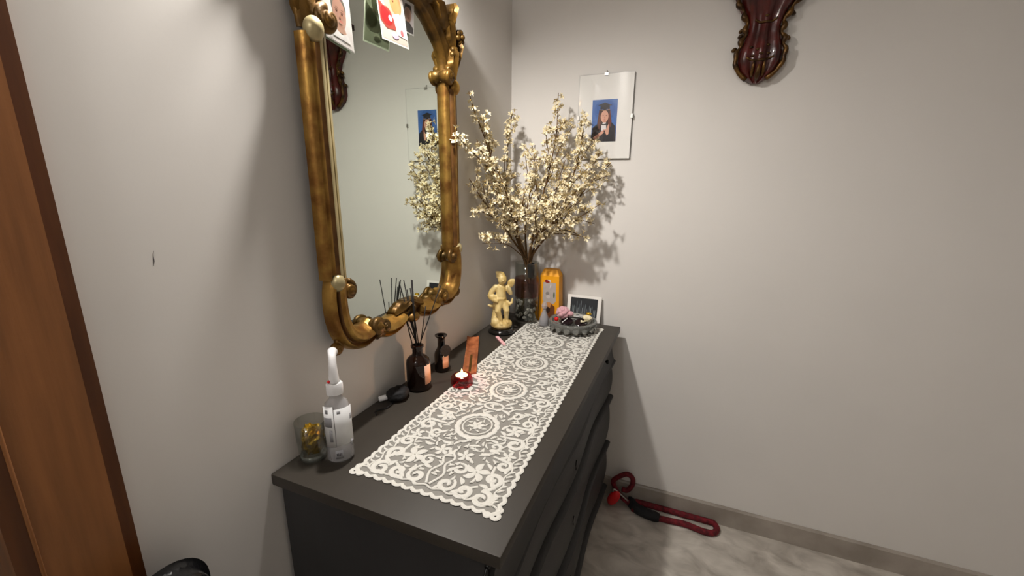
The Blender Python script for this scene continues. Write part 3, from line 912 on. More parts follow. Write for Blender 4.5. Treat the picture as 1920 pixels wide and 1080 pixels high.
# ------------------------------------------------------------------ red carved wall bracket
bk = thing('wall_bracket', (0.925, 0, 1.79), 'dark red carved wooden wall bracket with gilded scroll edges', 'wall bracket')
SEC = [(1.794, 0.012, 0.03), (1.808, 0.034, 0.042), (1.83, 0.060, 0.055), (1.86, 0.074, 0.064), (1.89, 0.074, 0.066), (1.915, 0.066, 0.062), (1.945, 0.056, 0.055), (1.975, 0.055, 0.054), (2.005, 0.066, 0.062), (2.03, 0.082, 0.075), (2.06, 0.098, 0.09), (2.10, 0.115, 0.11), (2.14, 0.125, 0.13)]
BX = 0.925


def bxc(z):                                # slight lean of the carving
    return BX + 0.012 * (z - 1.8) / 0.3 - 0.006


def bsec(z):
    for a, b in zip(SEC, SEC[1:]):
        if a[0] <= z <= b[0]:
            t = (z - a[0]) / (b[0] - a[0]); return a[1] + (b[1] - a[1]) * t, a[2] + (b[2] - a[2]) * t
    return SEC[-1][1:]


zz = [SEC[0][0] + (SEC[-1][0] - SEC[0][0]) * i / 48 for i in range(49)]
V, F = [], []
K = 20
for z in zz:
    hw, dp = bsec(z)
    for k in range(K + 1):
        q = -1 + 2 * k / K
        d = dp * (max(0, 1 - q * q) ** 0.42) * (0.86 + 0.14 * math.cos(3 * PI * q))
        V.append((bxc(z) + hw * q, -0.001 - d, z))
for i in range(len(zz) - 1):
    for k in range(K):
        F.append((i * (K + 1) + k, i * (K + 1) + k + 1, (i + 1) * (K + 1) + k + 1, (i + 1) * (K + 1) + k))
    F.append((i * (K + 1), i * (K + 1) + K, (i + 1) * (K + 1) + K, (i + 1) * (K + 1)))
F.append(tuple(range(K + 1))); F.append(tuple((len(zz) - 1) * (K + 1) + k for k in range(K + 1)))
obj('corbel', (V, F), 'bracket_red', bk, auto=60)
for sg in (1, -1):
    P, R = [], []
    for i in range(60):
        z = 1.806 + (2.14 - 1.806) * i / 59; hw, dp = bsec(z)
        P.append((bxc(z) + sg * (hw - 0.001 + (0.001 if z < 1.895 else 0.004) * math.sin(i * 0.95)), -0.016 - 0.25 * dp, z)); R.append(0.0075 + (0.0008 if z < 1.895 else 0.003) * math.sin(i * 0.95 + 0.6))
    obj('scroll_edge', tube(P, R, 8), 'bracket_gold', bk)
    for z in ((1.905, 1.945, 1.962) if sg < 0 else (1.928, 2.0)):
        hw, dp = bsec(z)
        obj('leaf_tip', ellipsoid((bxc(z) + sg * (hw + 0.012), -0.018, z), (0.010, 0.012, 0.007), 10, 6, Matrix.Rotation(sg * 0.5, 3, 'Y')), 'bracket_gold', bk)
for z in (1.87, 1.985):
    hw, dp = bsec(z)
    a = []
    for k in range(13):
        q = -0.55 + 1.1 * k / 12
        d = dp * (max(0, 1 - q * q) ** 0.42) * (0.86 + 0.14 * math.cos(3 * PI * q))
        a.append((bxc(z) + hw * q, -0.002 - d, z - 0.012 * math.cos(q * PI * 0.9)))
    obj('carved_band', tube(a, 0.0035, 6), 'bracket_gold', bk)
for (q, z) in ((-0.15, 1.892), (-0.45, 1.902), (0.25, 1.905), (-0.3, 1.875), (0.0, 1.877), (0.3, 1.879), (0.0, 1.99), (-0.1, 2.035)):
    hw, dp = bsec(z); d = dp * (max(0, 1 - q * q) ** 0.42) * (0.86 + 0.14 * math.cos(3 * PI * q))
    obj('gilt_boss', ellipsoid((bxc(z) + hw * q, -0.002 - d, z), (0.007, 0.005, 0.004), 10, 6), 'bracket_gold', bk)
a = [(bxc(z), -0.004 - bsec(z)[1] * 0.98, z) for z in (1.80, 1.812, 1.828, 1.845)]
obj('tip_leaf', join(tube(a, [0.004, 0.008, 0.007, 0.003], 8), tube([(v[0] - 0.016, v[1] + 0.004, v[2] + 0.012) for v in a], [0.003, 0.006, 0.005, 0.002], 8), tube([(v[0] + 0.016, v[1] + 0.004, v[2] + 0.012) for v in a], [0.003, 0.006, 0.005, 0.002], 8)), 'bracket_gold', bk)
obj('shelf', prism([(-0.15, 0), (0.15, 0), (0.15, 0.10), (0.10, 0.15), (0.0, 0.165), (-0.10, 0.15), (-0.15, 0.10)], 0.022, (BX + 0.005, -0.001, 2.14), (1, 0, 0), (0, -1, 0), (0, 0, 1)), 'bracket_red', bk, smooth=False)

# ------------------------------------------------------------------ wall lamp over the mirror, added fill lamps
wl = thing('wall_lamp', (0.0, LAMP.y, 2.22), 'brass wall lamp with small frosted globe above the gilt mirror', 'lamp')
obj('back_plate', xf(lathe([(0.05, 0), (0.05, 0.008), (0.03, 0.016), (0.0001, 0.018)], 24), Matrix.Translation((0.0, LAMP.y, 2.24)) @ Matrix.Rotation(PI / 2, 4, 'Y')), 'brass', wl)
obj('arm', tube(smooth_path([(0.012, LAMP.y, 2.24), (0.07, LAMP.y, 2.25), (LAMP.x, LAMP.y, 2.235), (LAMP.x, LAMP.y, 2.165)], 6), 0.006, 10), 'brass', wl)
obj('lamp_holder', lathe([(0.008, 0.068), (0.018, 0.064), (0.020, 0.038), (0.016, 0.036)], 16, LAMP), 'brass', wl)
obj('lamp_shade', lathe([(0.019, 0.050), (0.030, 0.046), (0.052, 0.012), (0.0535, 0.012), (0.031, 0.048), (0.019, 0.052)], 32, LAMP, caps=False), 'brass', wl)
spot_light('wall_lamp_bulb', LAMP, LAMP_W, LAMP_COL, 0.034, wl, (math.radians(3), math.radians(-7), 0), math.radians(174), 0.86)
for nm, L, pw, col, lab in (('fill_lamp', ROOM_FILL, ROOM_W, ROOM_COL, 'round fill lamp added behind the viewpoint for ambient light'), ('fill_lamp', Vector((-0.75, -2.0, 2.5)), HALL_W, (1.0, 0.82, 0.66), 'round fill lamp added to light the hall beyond the door')):  # both lamps are added: room ambient, and light for the hall wall
    cl = thing(nm, (L.x, L.y, RZ), lab, 'lamp')
    obj('base', lathe([(0.13, 0), (0.13, -0.02), (0.11, -0.025)], 32, (L.x, L.y, RZ)), 'plastic_white', cl)
    point_light('fill_bulb', L, pw, col, 0.09, cl)

# ------------------------------------------------------------------ vase with blossom branches
VX, VY = 0.134, -0.135
vs = thing('glass_vase', (VX, VY, H), 'clear glass vase of pebbles holding the blossom branches', 'vase')
obj('glass_wall', lathe([(0.0001, 0.001), (0.046, 0.001), (0.050, 0.012), (0.051, 0.10), (0.0495, 0.19), (0.0515, 0.265), (0.0485, 0.265), (0.0465, 0.19), (0.048, 0.10), (0.047, 0.018), (0.0001, 0.014)], 40, (VX, VY, H), caps=False), 'clear_glass', vs)
obj('tinted_band', lathe([(0.0512, 0.118), (0.0522, 0.122), (0.0518, 0.196), (0.0505, 0.20), (0.0500, 0.20), (0.0503, 0.118)], 40, (VX, VY, H), caps=False), 'rose_tint', vs)
obj('water', lathe([(0.0001, 0.0150), (0.0455, 0.0155), (0.0460, 0.10), (0.0455, 0.16), (0.0001, 0.16)], 32, (VX, VY, H), caps=False), 'vase_water', vs)
rng = random.Random(3)
pm = None
for k in range(46):
    a = rng.uniform(0, 2 * PI); zz_ = rng.uniform(0.028, 0.108)
    r = 0.0475
    sx = rng.uniform(0.7, 1.15)
    px_, py_, pz_ = VX + (r - 0.004) * math.cos(a), VY + (r - 0.004) * math.sin(a), H + zz_
    if pm is None:
        g_ = ellipsoid((0, 0, 0), (0.0058, 0.011, 0.009), 8, 6)
        pm = obj('glass_pebble', ([(v[0] + px_, v[1] + py_, v[2] + pz_) for v in g_[0]], g_[1]), 'pebble', vs, origin=(px_, py_, pz_)); o = pm
    else:
        o = pm.copy(); C.objects.link(o); o.parent = vs; o.location = Vector((px_, py_, pz_)) - wloc(vs)
    o.rotation_euler = (rng.uniform(-.3, .3), 0, a); o.scale = (1, sx, sx)
obj('stem_wrap', lathe([(0.012, 0.20), (0.014, 0.205), (0.016, 0.255), (0.014, 0.262), (0.012, 0.262), (0.010, 0.20)], 16, (VX + 0.018, VY, H), caps=False), 'black_fabric', vs)

# blossom meshes


def blossom_geo(r, seed):
    rg = random.Random(seed); V, F, MI = [], [], []
    for k in range(5):
        a = 2 * PI * k / 5 + rg.uniform(-.2, .2); lift = rg.uniform(0.2, 0.7); L = r * rg.uniform(0.85, 1.1); wd = r * 0.30
        n = len(V)
        ca, sa = math.cos(a), math.sin(a)
        for (t, q, z) in ((0.08, 0, 0), (0.55, -1, 0.42), (0.55, 0, 0.30), (0.55, 1, 0.42), (1.0, 0, lift)):
            V.append((L * t * ca - q * wd * sa, L * t * sa + q * wd * ca, z * L))
        F += [(n, n + 1, n + 2), (n, n + 2, n + 3), (n + 1, n + 4, n + 2), (n + 2, n + 4, n + 3)]; MI += [0] * 4
    g_ = ellipsoid((0, 0, r * 0.1), (r * 0.16, r * 0.16, r * 0.2), 5, 3)
    n = len(V); V += g_[0]; F += [tuple(i + n for i in f) for f in g_[1]]; MI += [1] * len(g_[1])
    g_ = tube([(0, 0, 0.02 * r), (0, 0, -0.45 * r)], [r * 0.10, r * 0.05], 4, caps=False)
    n = len(V); V += g_[0]; F += [tuple(i + n for i in f) for f in g_[1]]; MI += [1] * len(g_[1])
    return V, F, MI


BLOS = []
for i in range(4):
    me = bpy.data.meshes.new('blossom_mesh'); V, F, MI = blossom_geo(0.0168, i)
    me.from_pydata(V, [], F); me.materials.append(MATS['blossom']); me.materials.append(MATS['blossom_heart'])
    me.polygons.foreach_set('material_index', MI); me.update(); BLOS.append(me)


def bpt(px, py, y):
    return hit(px, py, 1, y)


NECK = Vector((VX + 0.006, VY, H + 0.255))
GROUP = 'blossom branches in the vase'
BLAB = 'woody branch covered in small cream star-shaped blossoms standing in the glass vase'


def clampw(p):
    return Vector((max(0.035, p.x), min(-0.03, p.y), p.z))


def branch(pts, twigs, dens, seed, bare=0.36, rad=0.0055, label=BLAB):
    """pts: world points after the neck; twigs: (start fraction, end point)"""
    rg = random.Random(seed)
    root = Vector((VX + rg.uniform(-.012, .018), VY + rg.uniform(-.014, .014), H + 0.03 + rg.uniform(0.14, 0.15)))
    nk = NECK + Vector((rg.uniform(-.011, .011), rg.uniform(-.011, .011), 0))
    t = thing('blossom_branch', root, label, 'branch', GROUP)
    main = [clampw(p) if i > 1 else p for i, p in enumerate(smooth_path([root, nk] + [Vector(p) for p in pts], 8))]
    nmain = len(main)
    R = [rad * (1 - 0.75 * i / (nmain - 1)) for i in range(nmain)]
    gs = [tube(main, R, 7)]
    axes = [(main, bare)]
    for (fr, end) in twigs:
        i0 = int(fr * (nmain - 1)); p0 = main[i0]; end = Vector(end)
        mid = p0.lerp(end, 0.5) + Vector((rg.uniform(-.012, .012), rg.uniform(-.012, .012), 0.008))
        tw = [clampw(v) for v in smooth_path([p0, mid, end], 7)]
        gs.append(tube(tw, [R[i0] * 0.6 * (1 - 0.6 * k / (len(tw) - 1)) + 0.0006 for k in range(len(tw))], 6)); axes.append((tw, 0.12))
    # short random spurs on the upper stem
    for k in range(6):
        i0 = int(rg.uniform(max(bare, .4), .93) * (nmain - 1)); p0 = main[i0]
        d = Vector((rg.uniform(-1, 1), rg.uniform(-1, 1), rg.uniform(0.0, 1.1))).normalized() * rg.uniform(.04, .09)
        tw = [clampw(v) for v in smooth_path([p0, p0 + d * 0.5 + Vector((0, 0, .006)), p0 + d], 5)]
        gs.append(tube(tw, [R[i0] * 0.45 * (1 - 0.6 * k2 / (len(tw) - 1)) + 0.0005 for k2 in range(len(tw))], 5)); axes.append((tw, 0.2))
    st = obj('stem', join(*gs), 'bark', t)
    base = wloc(t)
    for (ax_, b0) in axes:
        L = sum((ax_[i + 1] - ax_[i]).length for i in range(len(ax_) - 1)) * (1 - b0)
        n = max(4, int(L * dens))
        for k in range(n):
            f = b0 + (1 - b0) * (k + rg.random()) / n
            i = min(len(ax_) - 2, int(f * (len(ax_) - 1)))
            p = ax_[i].lerp(ax_[i + 1], f * (len(ax_) - 1) - i)
            d = Vector((rg.gauss(0, 1), rg.gauss(0, 1), rg.gauss(0.2, 1))).normalized()
            q = clampw(p + d * rg.uniform(.006, .021))
            o = bpy.data.objects.new('blossom', rg.choice(BLOS)); C.objects.link(o); o.parent = t
            o.location = q - base
            o.rotation_euler = (d + Vector((rg.gauss(0, .35), rg.gauss(0, .35), rg.gauss(0, .35)))).to_track_quat('Z', 'Y').to_euler()
            s = rg.uniform(.65, 1.1); o.scale = (s, s, s)
    return t


B = bpt
branch([B(958, 420, -.16), B(930, 360, -.20), B(905, 270, -.32), B(879, 172, -.47)], [(.55, B(882, 262, -.40)), (.6, B(905, 340, -.36)), (.75, B(925, 260, -.28)), (.68, B(851, 250, -.60))], 108, 11, label='tall blossom branch leaning over towards the gilt mirror')
branch([B(960, 420, -.14), B(946, 340, -.13), B(952, 260, -.12), B(961, 212, -.12)], [(.55, B(930, 290, -.16)), (.6, B(975, 330, -.10)), (.5, B(915, 375, -.22)), (.75, B(940, 235, -.12))], 108, 12, label='upright blossom branch standing nearest the wall corner')
branch([B(1003, 420, -.14), B(1022, 350, -.13), B(1042, 260, -.12), B(1047, 174, -.11)], [(.5, B(1005, 300, -.16)), (.6, B(1066, 285, -.10)), (.7, B(1025, 235, -.12)), (.62, B(1075, 235, -.10)), (.8, B(1062, 225, -.1))], 112, 13, label='tallest straight blossom branch rising between the corner and the clip picture')
branch([B(1012, 430, -.14), B(1045, 380, -.13), B(1082, 310, -.11), B(1090, 225, -.10)], [(.55, B(1060, 300, -.12)), (.65, B(1120, 300, -.08)), (.75, B(1100, 215, -.08)), (.8, B(1115, 260, -.08))], 104, 14, label='blossom branch whose top reaches beside the clip picture')
branch([B(1015, 445, -.15), B(1060, 400, -.15), B(1110, 340, -.12), B(1146, 305, -.10)], [(.55, B(1100, 395, -.12)), (.65, B(1125, 285, -.10)), (.5, B(1070, 350, -.18)), (.75, B(1140, 330, -.10))], 100, 15, label='blossom branch arching across the lower edge of the clip picture')
branch([B(1015, 455, -.17), B(1050, 425, -.18), B(1090, 405, -.17), B(1126, 382, -.14)], [(.55, B(1085, 440, -.16)), (.5, B(1100, 445, -.14)), (.6, B(1090, 375, -.2)), (.7, B(1115, 420, -.14))], 95, 16, label='low blossom branch spreading over the small leaning picture')
branch([B(955, 440, -.20), B(930, 405, -.28), B(905, 375, -.38), B(880, 335, -.46)], [(.5, B(880, 390, -.46)), (.6, B(905, 345, -.40)), (.45, B(935, 340, -.26)), (.7, B(895, 400, -.42))], 95, 17, label='low blossom branch spreading under the gilt mirror side')
branch([B(985, 430, -.14), B(990, 380, -.13), B(1000, 330, -.12), B(1003, 272, -.10)], [(.5, B(965, 345, -.16)), (.6, B(1020, 340, -.12)), (.7, B(985, 290, -.12)), (.5, B(1025, 390, -.2)), (.45, B(1050, 345, -.17))], 118, 18, label='short blossom branch in the middle of the bouquet')
branch([B(972, 440, -.22), B(960, 400, -.27), B(945, 350, -.30), B(925, 300, -.34)], [(.5, B(985, 350, -.26)), (.6, B(920, 340, -.36)), (.5, B(1000, 400, -.26)), (.45, B(930, 415, -.32))], 112, 19, label='blossom branch in front of the bouquet bending to the mirror')
branch([B(965, 468, -.20), B(948, 458, -.25), B(925, 457, -.34), B(904, 456, -.40)], [(.6, B(915, 450, -.36))], 48, 20, bare=.62, rad=.003, label='thin bare twig with a few blossoms above the cherub figurine')
branch([B(1000, 450, -.2), B(1035, 420, -.22), B(1065, 385, -.2), B(1085, 350, -.16)], [(.5, B(1040, 370, -.24)), (.6, B(1075, 420, -.2)), (.45, B(1010, 375, -.28)), (.6, B(1065, 330, -.14))], 112, 21, label='short blossom branch in front of the bouquet above the crystal bowl')

# ------------------------------------------------------------------ cherub figurine
ST = hit(940, 622, 2, H)
fg = thing('cherub_figurine', (ST.x, ST.y, H), 'cream painted cherub child figurine on a black round base', 'figurine')
obj('base', lathe([(0.054, 0.001), (0.056, 0.006), (0.052, 0.014), (0.047, 0.018), (0.047, 0.022), (0.0001, 0.022)], 36, (ST.x, ST.y, H)), 'black_lacquer', fg, auto=50)
vd = Vector((CAM.x - ST.x, CAM.y - ST.y, 0)).normalized(); vr = Vector((-vd.y, vd.x, 0))   # c: to the viewer, a: viewer's right


def fl_(a, b, c):
    return ST + vr * a + vd * c + Vector((0, 0, b - 0.002))


def cap(*pts):
    P = [fl_(*q[:3]) for q in pts]; R = [q[3] for q in pts]
    d0 = (P[1] - P[0]).normalized(); d1 = (P[-1] - P[-2]).normalized()
    PP = [P[0] - d0 * R[0] * .9, P[0] - d0 * R[0] * .5] + P + [P[-1] + d1 * R[-1] * .5, P[-1] + d1 * R[-1] * .9]
    RR = [R[0] * .3, R[0] * .85] + R + [R[-1] * .85, R[-1] * .3]
    return tube(PP, RR, 12)


rot = Matrix((vr, vd, Vector((0, 0, 1)))).transposed()
el = lambda c, r, m=None: ellipsoid(fl_(*c), r, 16, 10, rot @ m if m else rot)
body = [el((0, .036, 0), (.045, .040, .022)), el((-.020, .046, .012), (.022, .022, .022)), el((.022, .042, .008), (.022, .024, .018)),
        cap((-.022, .045, -.012, .021), (-.020, .085, -.014, .017), (-.018, .118, -.012, .017)),
        cap((-.010, .126, .008, .0145), (-.014, .096, .022, .0125), (-.006, .072, .020, .0095), (-.003, .052, .022, .0085)), cap((-.003, .050, .022, .008), (.000, .045, .034, .0065)),
        cap((.012, .126, .006, .0145), (.021, .098, .020, .0125), (.020, .074, .015, .0095), (.021, .056, .014, .008)), cap((.021, .055, .014, .008), (.026, .051, .026, .0065)),
        el((0, .130, .002), (.026, .020, .020)), cap((0, .135, 0, .0225), (-.002, .165, 0, .0205), (-.002, .190, 0, .0185)), el((-.002, .192, 0), (.026, .015, .010)),
        cap((0, .200, .002, .0085), (.001, .212, .004, .0085)), el((.003, .224, .006), (.0185, .0185, .021)), el((.008, .222, .024), (.003, .004, .0035)),
        cap((-.002, .237, .0, .0185), (-.012, .246, -.002, .012), (-.018, .250, -.004, .006)), el((0, .232, .001), (.021, .020, .008)),
        cap((-.022, .192, 0, .011), (-.038, .174, .002, .0115), (-.046, .156, .006, .0115), (-.032, .144, .016, .010), (-.018, .138, .022, .0075)), el((-.034, .150, .010), (.018, .014, .014)),
        cap((.020, .192, 0, .0105), (.032, .176, .010, .010), (.037, .168, .014, .009), (.032, .186, .020, .008), (.028, .198, .022, .007)),
        el((.038, .206, -.004), (.015, .008, .019), Matrix.Rotation(0.35, 3, 'Y')), el((.046, .212, -.006), (.009, .006, .013), Matrix.Rotation(0.3, 3, 'Y')), cap((.026, .132, .010, .007), (.034, .124, .014, .008), (.042, .130, .012, .0055), (.044, .146, .010, .004)),
        cap((-.030, .112, -.004, .006), (-.044, .113, .002, .0065), (-.052, .117, .004, .004)), el((-.002, .146, .012), (.02, .012, .008))]
V, F, _m = join(*body)
me = bpy.data.meshes.new('child_figure'); me.from_pydata([tuple(Vector(v) - ST) for v in V], [], F); me.update()
tmp = bpy.data.objects.new('tmp_figure', me); C.objects.link(tmp)
md = tmp.modifiers.new('r', 'REMESH'); md.mode = 'VOXEL'; md.voxel_size = 0.0021
ms = tmp.modifiers.new('s', 'SMOOTH'); ms.factor = 0.5; ms.iterations = 2
dg = bpy.context.evaluated_depsgraph_get()
me2 = bpy.data.meshes.new_from_object(tmp.evaluated_get(dg)); me2.name = 'child_figure'
bpy.data.objects.remove(tmp)
me2.materials.clear(); me2.materials.append(MATS['figurine']); me2.shade_smooth()
fo = bpy.data.objects.new('child_figure', me2); C.objects.link(fo); fo.parent = fg; fo.location = ST - wloc(fg)

# ------------------------------------------------------------------ orange carton behind the vase
OX, OY = 0.224, -0.070
oc = thing('orange_carton', (OX, OY, H), 'bright orange tapered gift carton with a pictured front behind the glass vase', 'box')
hw0, hd0, hw1 = 0.048, 0.030, 0.042
V = []
for (z, a, d) in ((0.001, hw0, hd0), (0.205, hw1, hd0 * 0.9), (0.232, hw1 * 0.72, hd0 * 0.55)):
    V += [(OX - a, OY - d, H + z), (OX + a, OY - d, H + z), (OX + a, OY + d, H + z), (OX - a, OY + d, H + z)]
F = [(0, 1, 2, 3), (8, 9, 10, 11)]
for L in range(2):
    for k in range(4):
        F.append((L * 4 + k, L * 4 + (k + 1) % 4, L * 4 + 4 + (k + 1) % 4, L * 4 + 4 + k))
obj('body', (V, F), 'orange_carton', oc, smooth=False)
printed('front_print', [('b5aaa4', [(.20, .86), (.82, .86), (.84, .46), (.74, .40), (.26, .40), (.18, .48)]), ('8f1f16', circle2(.40, .885, .13, .04, 14)), ('d9d0ca', [(.38, .92), (.55, .92), (.60, .80), (.52, .72), (.56, .86)]), ('8d857f', circle2(.42, .62, .09, .04, 12)), ('c9bfb8', circle2(.46, .55, .10, .04, 12)),
                        ('c98a4e', circle2(.50, .36, .20, .07, 14)), ('6b3c1f', [(.22, .02), (.82, .02), (.80, .34), (.64, .40), (.56, .30), (.40, .30), (.30, .36)]), ('2b1a12', circle2(.45, .26, .13, .07, 12)), ('3d5a3a', circle2(.75, .60, .035, .07, 10))],
        (OX - hw0 * .94, OY - hd0, H + 0.001), (2 * hw0 * .94, 0, 0), (0, 0.0028, 0.204), (0, -1, 0.0), oc, 0.0006, 0.00015)

# ------------------------------------------------------------------ small clear bottle with stopper
q = hit(1020, 611, 2, H)
pb_ = thing('perfume_bottle', (q.x, q.y, H), 'small conical clear glass bottle beside the crystal bowl', 'bottle')
obj('bottle_body', lathe([(0.0001, 0.003), (0.020, 0.003), (0.0225, 0.008), (0.020, 0.035), (0.011, 0.060), (0.0075, 0.070), (0.0085, 0.074), (0.0065, 0.074), (0.0055, 0.068), (0.009, 0.058), (0.018, 0.034), (0.0195, 0.010), (0.0001, 0.007)], 24, (q.x, q.y, H), caps=False), 'frosted_dim', pb_)
obj('stopper', lathe([(0.0052, 0.066), (0.0056, 0.075), (0.011, 0.080), (0.013, 0.092), (0.008, 0.104), (0.0001, 0.108)], 12, (q.x, q.y, H)), 'frosted_dim', pb_, smooth=False)
obj('perfume', lathe([(0.0001, 0.0085), (0.0185, 0.0085), (0.0175, 0.022), (0.0001, 0.022)], 20, (q.x, q.y, H), caps=False), 'bottle_clear', pb_)

# ------------------------------------------------------------------ crystal bowl and what lies in it
bc = hit(1078, 616, 2, H); bc = Vector((0.352, -0.170, H + 0.003))
bw = thing('crystal_bowl', bc, 'round cut crystal ashtray bowl on the far end of the lace runner', 'bowl')
obj('bowl_body', lathe([(0.0001, 0.0), (0.060, 0.0), (0.076, 0.006), (0.093, 0.022), (0.099, 0.040), (0.096, 0.046), (0.088, 0.045), (0.082, 0.030), (0.068, 0.016), (0.050, 0.012), (0.0001, 0.012)], 96, bc, caps=False), 'crystal', bw)
for k in range(16):
    a = 2 * PI * k / 16
    p_ = (bc.x + 0.092 * math.cos(a), bc.y + 0.092 * math.sin(a), bc.z + 0.026)
    obj('cut_facet', ellipsoid(p_, (0.006, 0.014, 0.017), 8, 6, Matrix.Rotation(a, 3, 'Z') @ Matrix.Rotation(-0.35, 3, 'Y')), 'crystal', bw, smooth=False)
q = bc + Vector((-0.045, 0.010, 0.066))
pp = []
rg = random.Random(5)
pom = thing('pink_flower', (q.x, q.y, q.z - 0.03), 'fluffy pink artificial flower resting in the crystal bowl', 'flower')
for k in range(26):
    z = 1 - 2 * (k + .5) / 26; a = k * 2.39996; r = math.sqrt(1 - z * z)
    pp.append(ellipsoid((q.x + .019 * r * math.cos(a), q.y + .019 * r * math.sin(a), q.z + .017 * z), (.013, .013, .011), 8, 6))
obj('petals', join(*pp, ellipsoid(q, (.024, .024, .022))), 'pink_soft', pom)
obj('bud', ellipsoid((q.x + 0.034, q.y - 0.004, q.z + 0.0), (.012, .012, .011), 10, 8), 'pink_soft', pom)
obj('wire_stem', tube(smooth_path([q + Vector((0, 0, -.015)), q + Vector((.01, 0, -.035)), q + Vector((.035, -.01, -.044))], 5), 0.0016, 6), 'green_bud', pom)
q = bc + Vector((-0.062, -0.028, 0.047))
rb = thing('red_bead', (q.x, q.y, q.z - .01), 'small round red bead on the rim of crystal bowl', 'bead')
obj('ball', ellipsoid(q, (.0095, .0095, .0095)), 'red_plastic', rb); obj('loop', tube([(q.x + .004 * math.cos(a), q.y, q.z + .011 + .004 * math.sin(a)) for a in [2 * PI * k / 10 for k in range(10)]], 0.001, 5, closed=True), 'steel', rb)
# sunglasses: dark lenses, frame and temples
q = bc + Vector((0.005, 0.0, 0.034))
sg_ = thing('sunglasses', (q.x, q.y, q.z - .02), 'dark plum sunglasses lying folded inside the crystal bowl', 'sunglasses')
for s in (-1, 1):
    lens = circle2(0, 0, .024, .019, 20)
    c_l = q + Vector((s * .029, .004 * s, 0.0))
    obj('lens', prism(lens, 0.0025, c_l, (1, 0.1, 0), (-.05, .8, .6), (0, -.6, .8)), 'dark_plum', sg_, smooth=False)
    obj('rim', tube([c_l + Vector((1, .1, 0)) * p_[0] + Vector((-.05, .8, .6)) * p_[1] for p_ in lens], .0022, 6, closed=True), 'black_lacquer', sg_)
    obj('temple', tube(smooth_path([c_l + Vector((s * .024, .006, .008)), c_l + Vector((s * .01, .020, .012)), c_l + Vector((-s * .055, .026, .010))], 5), .002, 6), 'black_lacquer', sg_)
obj('bridge', tube(smooth_path([q + Vector((-.007, .004, .004)), q + Vector((0, .008, .008)), q + Vector((.007, .006, .004))], 4), .002, 6), 'black_lacquer', sg_)
for (dx, dy, dz, L, a, lab) in ((-0.030, -0.052, 0.045, 0.024, 1.0, 'short white cotton stick leaning on the bowl rim'), (0.000, 0.010, 0.056, 0.042, 0.25, 'thin white stick lying across the dark sunglasses')):
    p0 = bc + Vector((dx, dy, dz)); p1 = p0 + Vector((L * math.cos(a), L * math.sin(a), 0.010 if L < .03 else 0.002))
    cs = thing('cotton_stick', p0, lab, 'stick'); obj('shaft', tube([p0, p1], 0.0017, 8), 'plastic_white', cs)
    obj('tip', join(ellipsoid(p0, (.0028, .0028, .0028), 8, 6), ellipsoid(p1, (.0028, .0028, .0028), 8, 6)), 'paper_white', cs)
q = bc + Vector((0.058, 0.012, 0.054))
sh = thing('shell_ornament', (q.x, q.y, q.z - .02), 'glossy cream and gold shell ornament in the crystal bowl', 'ornament')
gs = []
for k in range(7):
    a = -1.2 + 2.4 * k / 6
    gs.append(tube([q + Vector((0, 0, -.012)), q + Vector((.010 * math.sin(a), -.006, 0)), q + Vector((.020 * math.sin(a), -.002, .014 * math.cos(a)))], [.004, .0065, .0042], 8))
obj('shell', join(*gs, ellipsoid(q + Vector((0, 0, -.004)), (.014, .009, .013))), 'cream_shell', sh)
obj('gilt_top', ellipsoid(q + Vector((.003, .004, .018)), (.012, .008, .007)), 'gold_foil', sh)
obj('tail', tube([q + Vector((0, 0, -.008)), q + Vector((-.014, -.010, -.014)), q + Vector((-.024, -.016, -.012))], [.005, .004, .006], 8), 'cream_shell', sh)

# ------------------------------------------------------------------ small framed picture leaning on the back wall
f0 = Vector((0.288, -0.040, H)); lean = Vector((0, 0.024, 0.112)); wv = Vector((0.150, 0, 0))
ln = lean.normalized(); nz = wv.normalized().cross(ln)   # faces the room (-y)
sf = thing('small_picture', f0, 'small white bordered dark cityscape picture leaning against the back wall', 'picture')
obj('card', prism(rect2(0, 0, 1, 1), 0.006, f0 - nz * .006 + Vector((0, 0, .001)), wv, lean, nz), 'paper_white', sf, smooth=False)
pol = [('23262a', rect2(.10, .16, .90, .90))]
rg = random.Random(9)
for k in range(17):
    x = .16 + .042 * k; h_ = rg.uniform(.2, .45) * (1.25 - .5 * abs(k - 5) / 12)
    pol.append((('6d7478', '8d9496', '565d62')[k % 3], [(x, .20), (x + .016, .20), (x + .016, .24 + h_), (x + .008, .30 + h_), (x, .24 + h_)]))
printed('print', pol, f0 + Vector((0, 0, .001)), wv, lean, nz, sf, .0004, .00008)

# ------------------------------------------------------------------ pink clip near the figurine
a0, a1 = hit(932, 633, 2, H + .003), hit(946, 648, 2, H + .003)
pk = thing('pink_hair_clip', (a0.x, a0.y, H), 'small pink plastic hair clip lying between figurine and lace', 'hair clip')
dv = (a1 - a0); dv.z = 0; L = dv.length; dv.normalize(); sv = Vector((-dv.y, dv.x, 0))
obj('upper_jaw', prism([(0, -.0065), (L, -.0055), (L + .004, 0), (L, .0055), (0, .0065), (-.004, 0)], .0032, a0 + Vector((0, 0, .0022)), dv, sv, (0, 0, 1)), 'pink_plastic', pk, smooth=False)
obj('lower_jaw', prism([(0, -.005), (L, -.004), (L, .004), (0, .005)], .0026, Vector((a0.x, a0.y, H + .0004)), dv, sv, (0, 0, 1)), 'pink_plastic', pk, smooth=False)

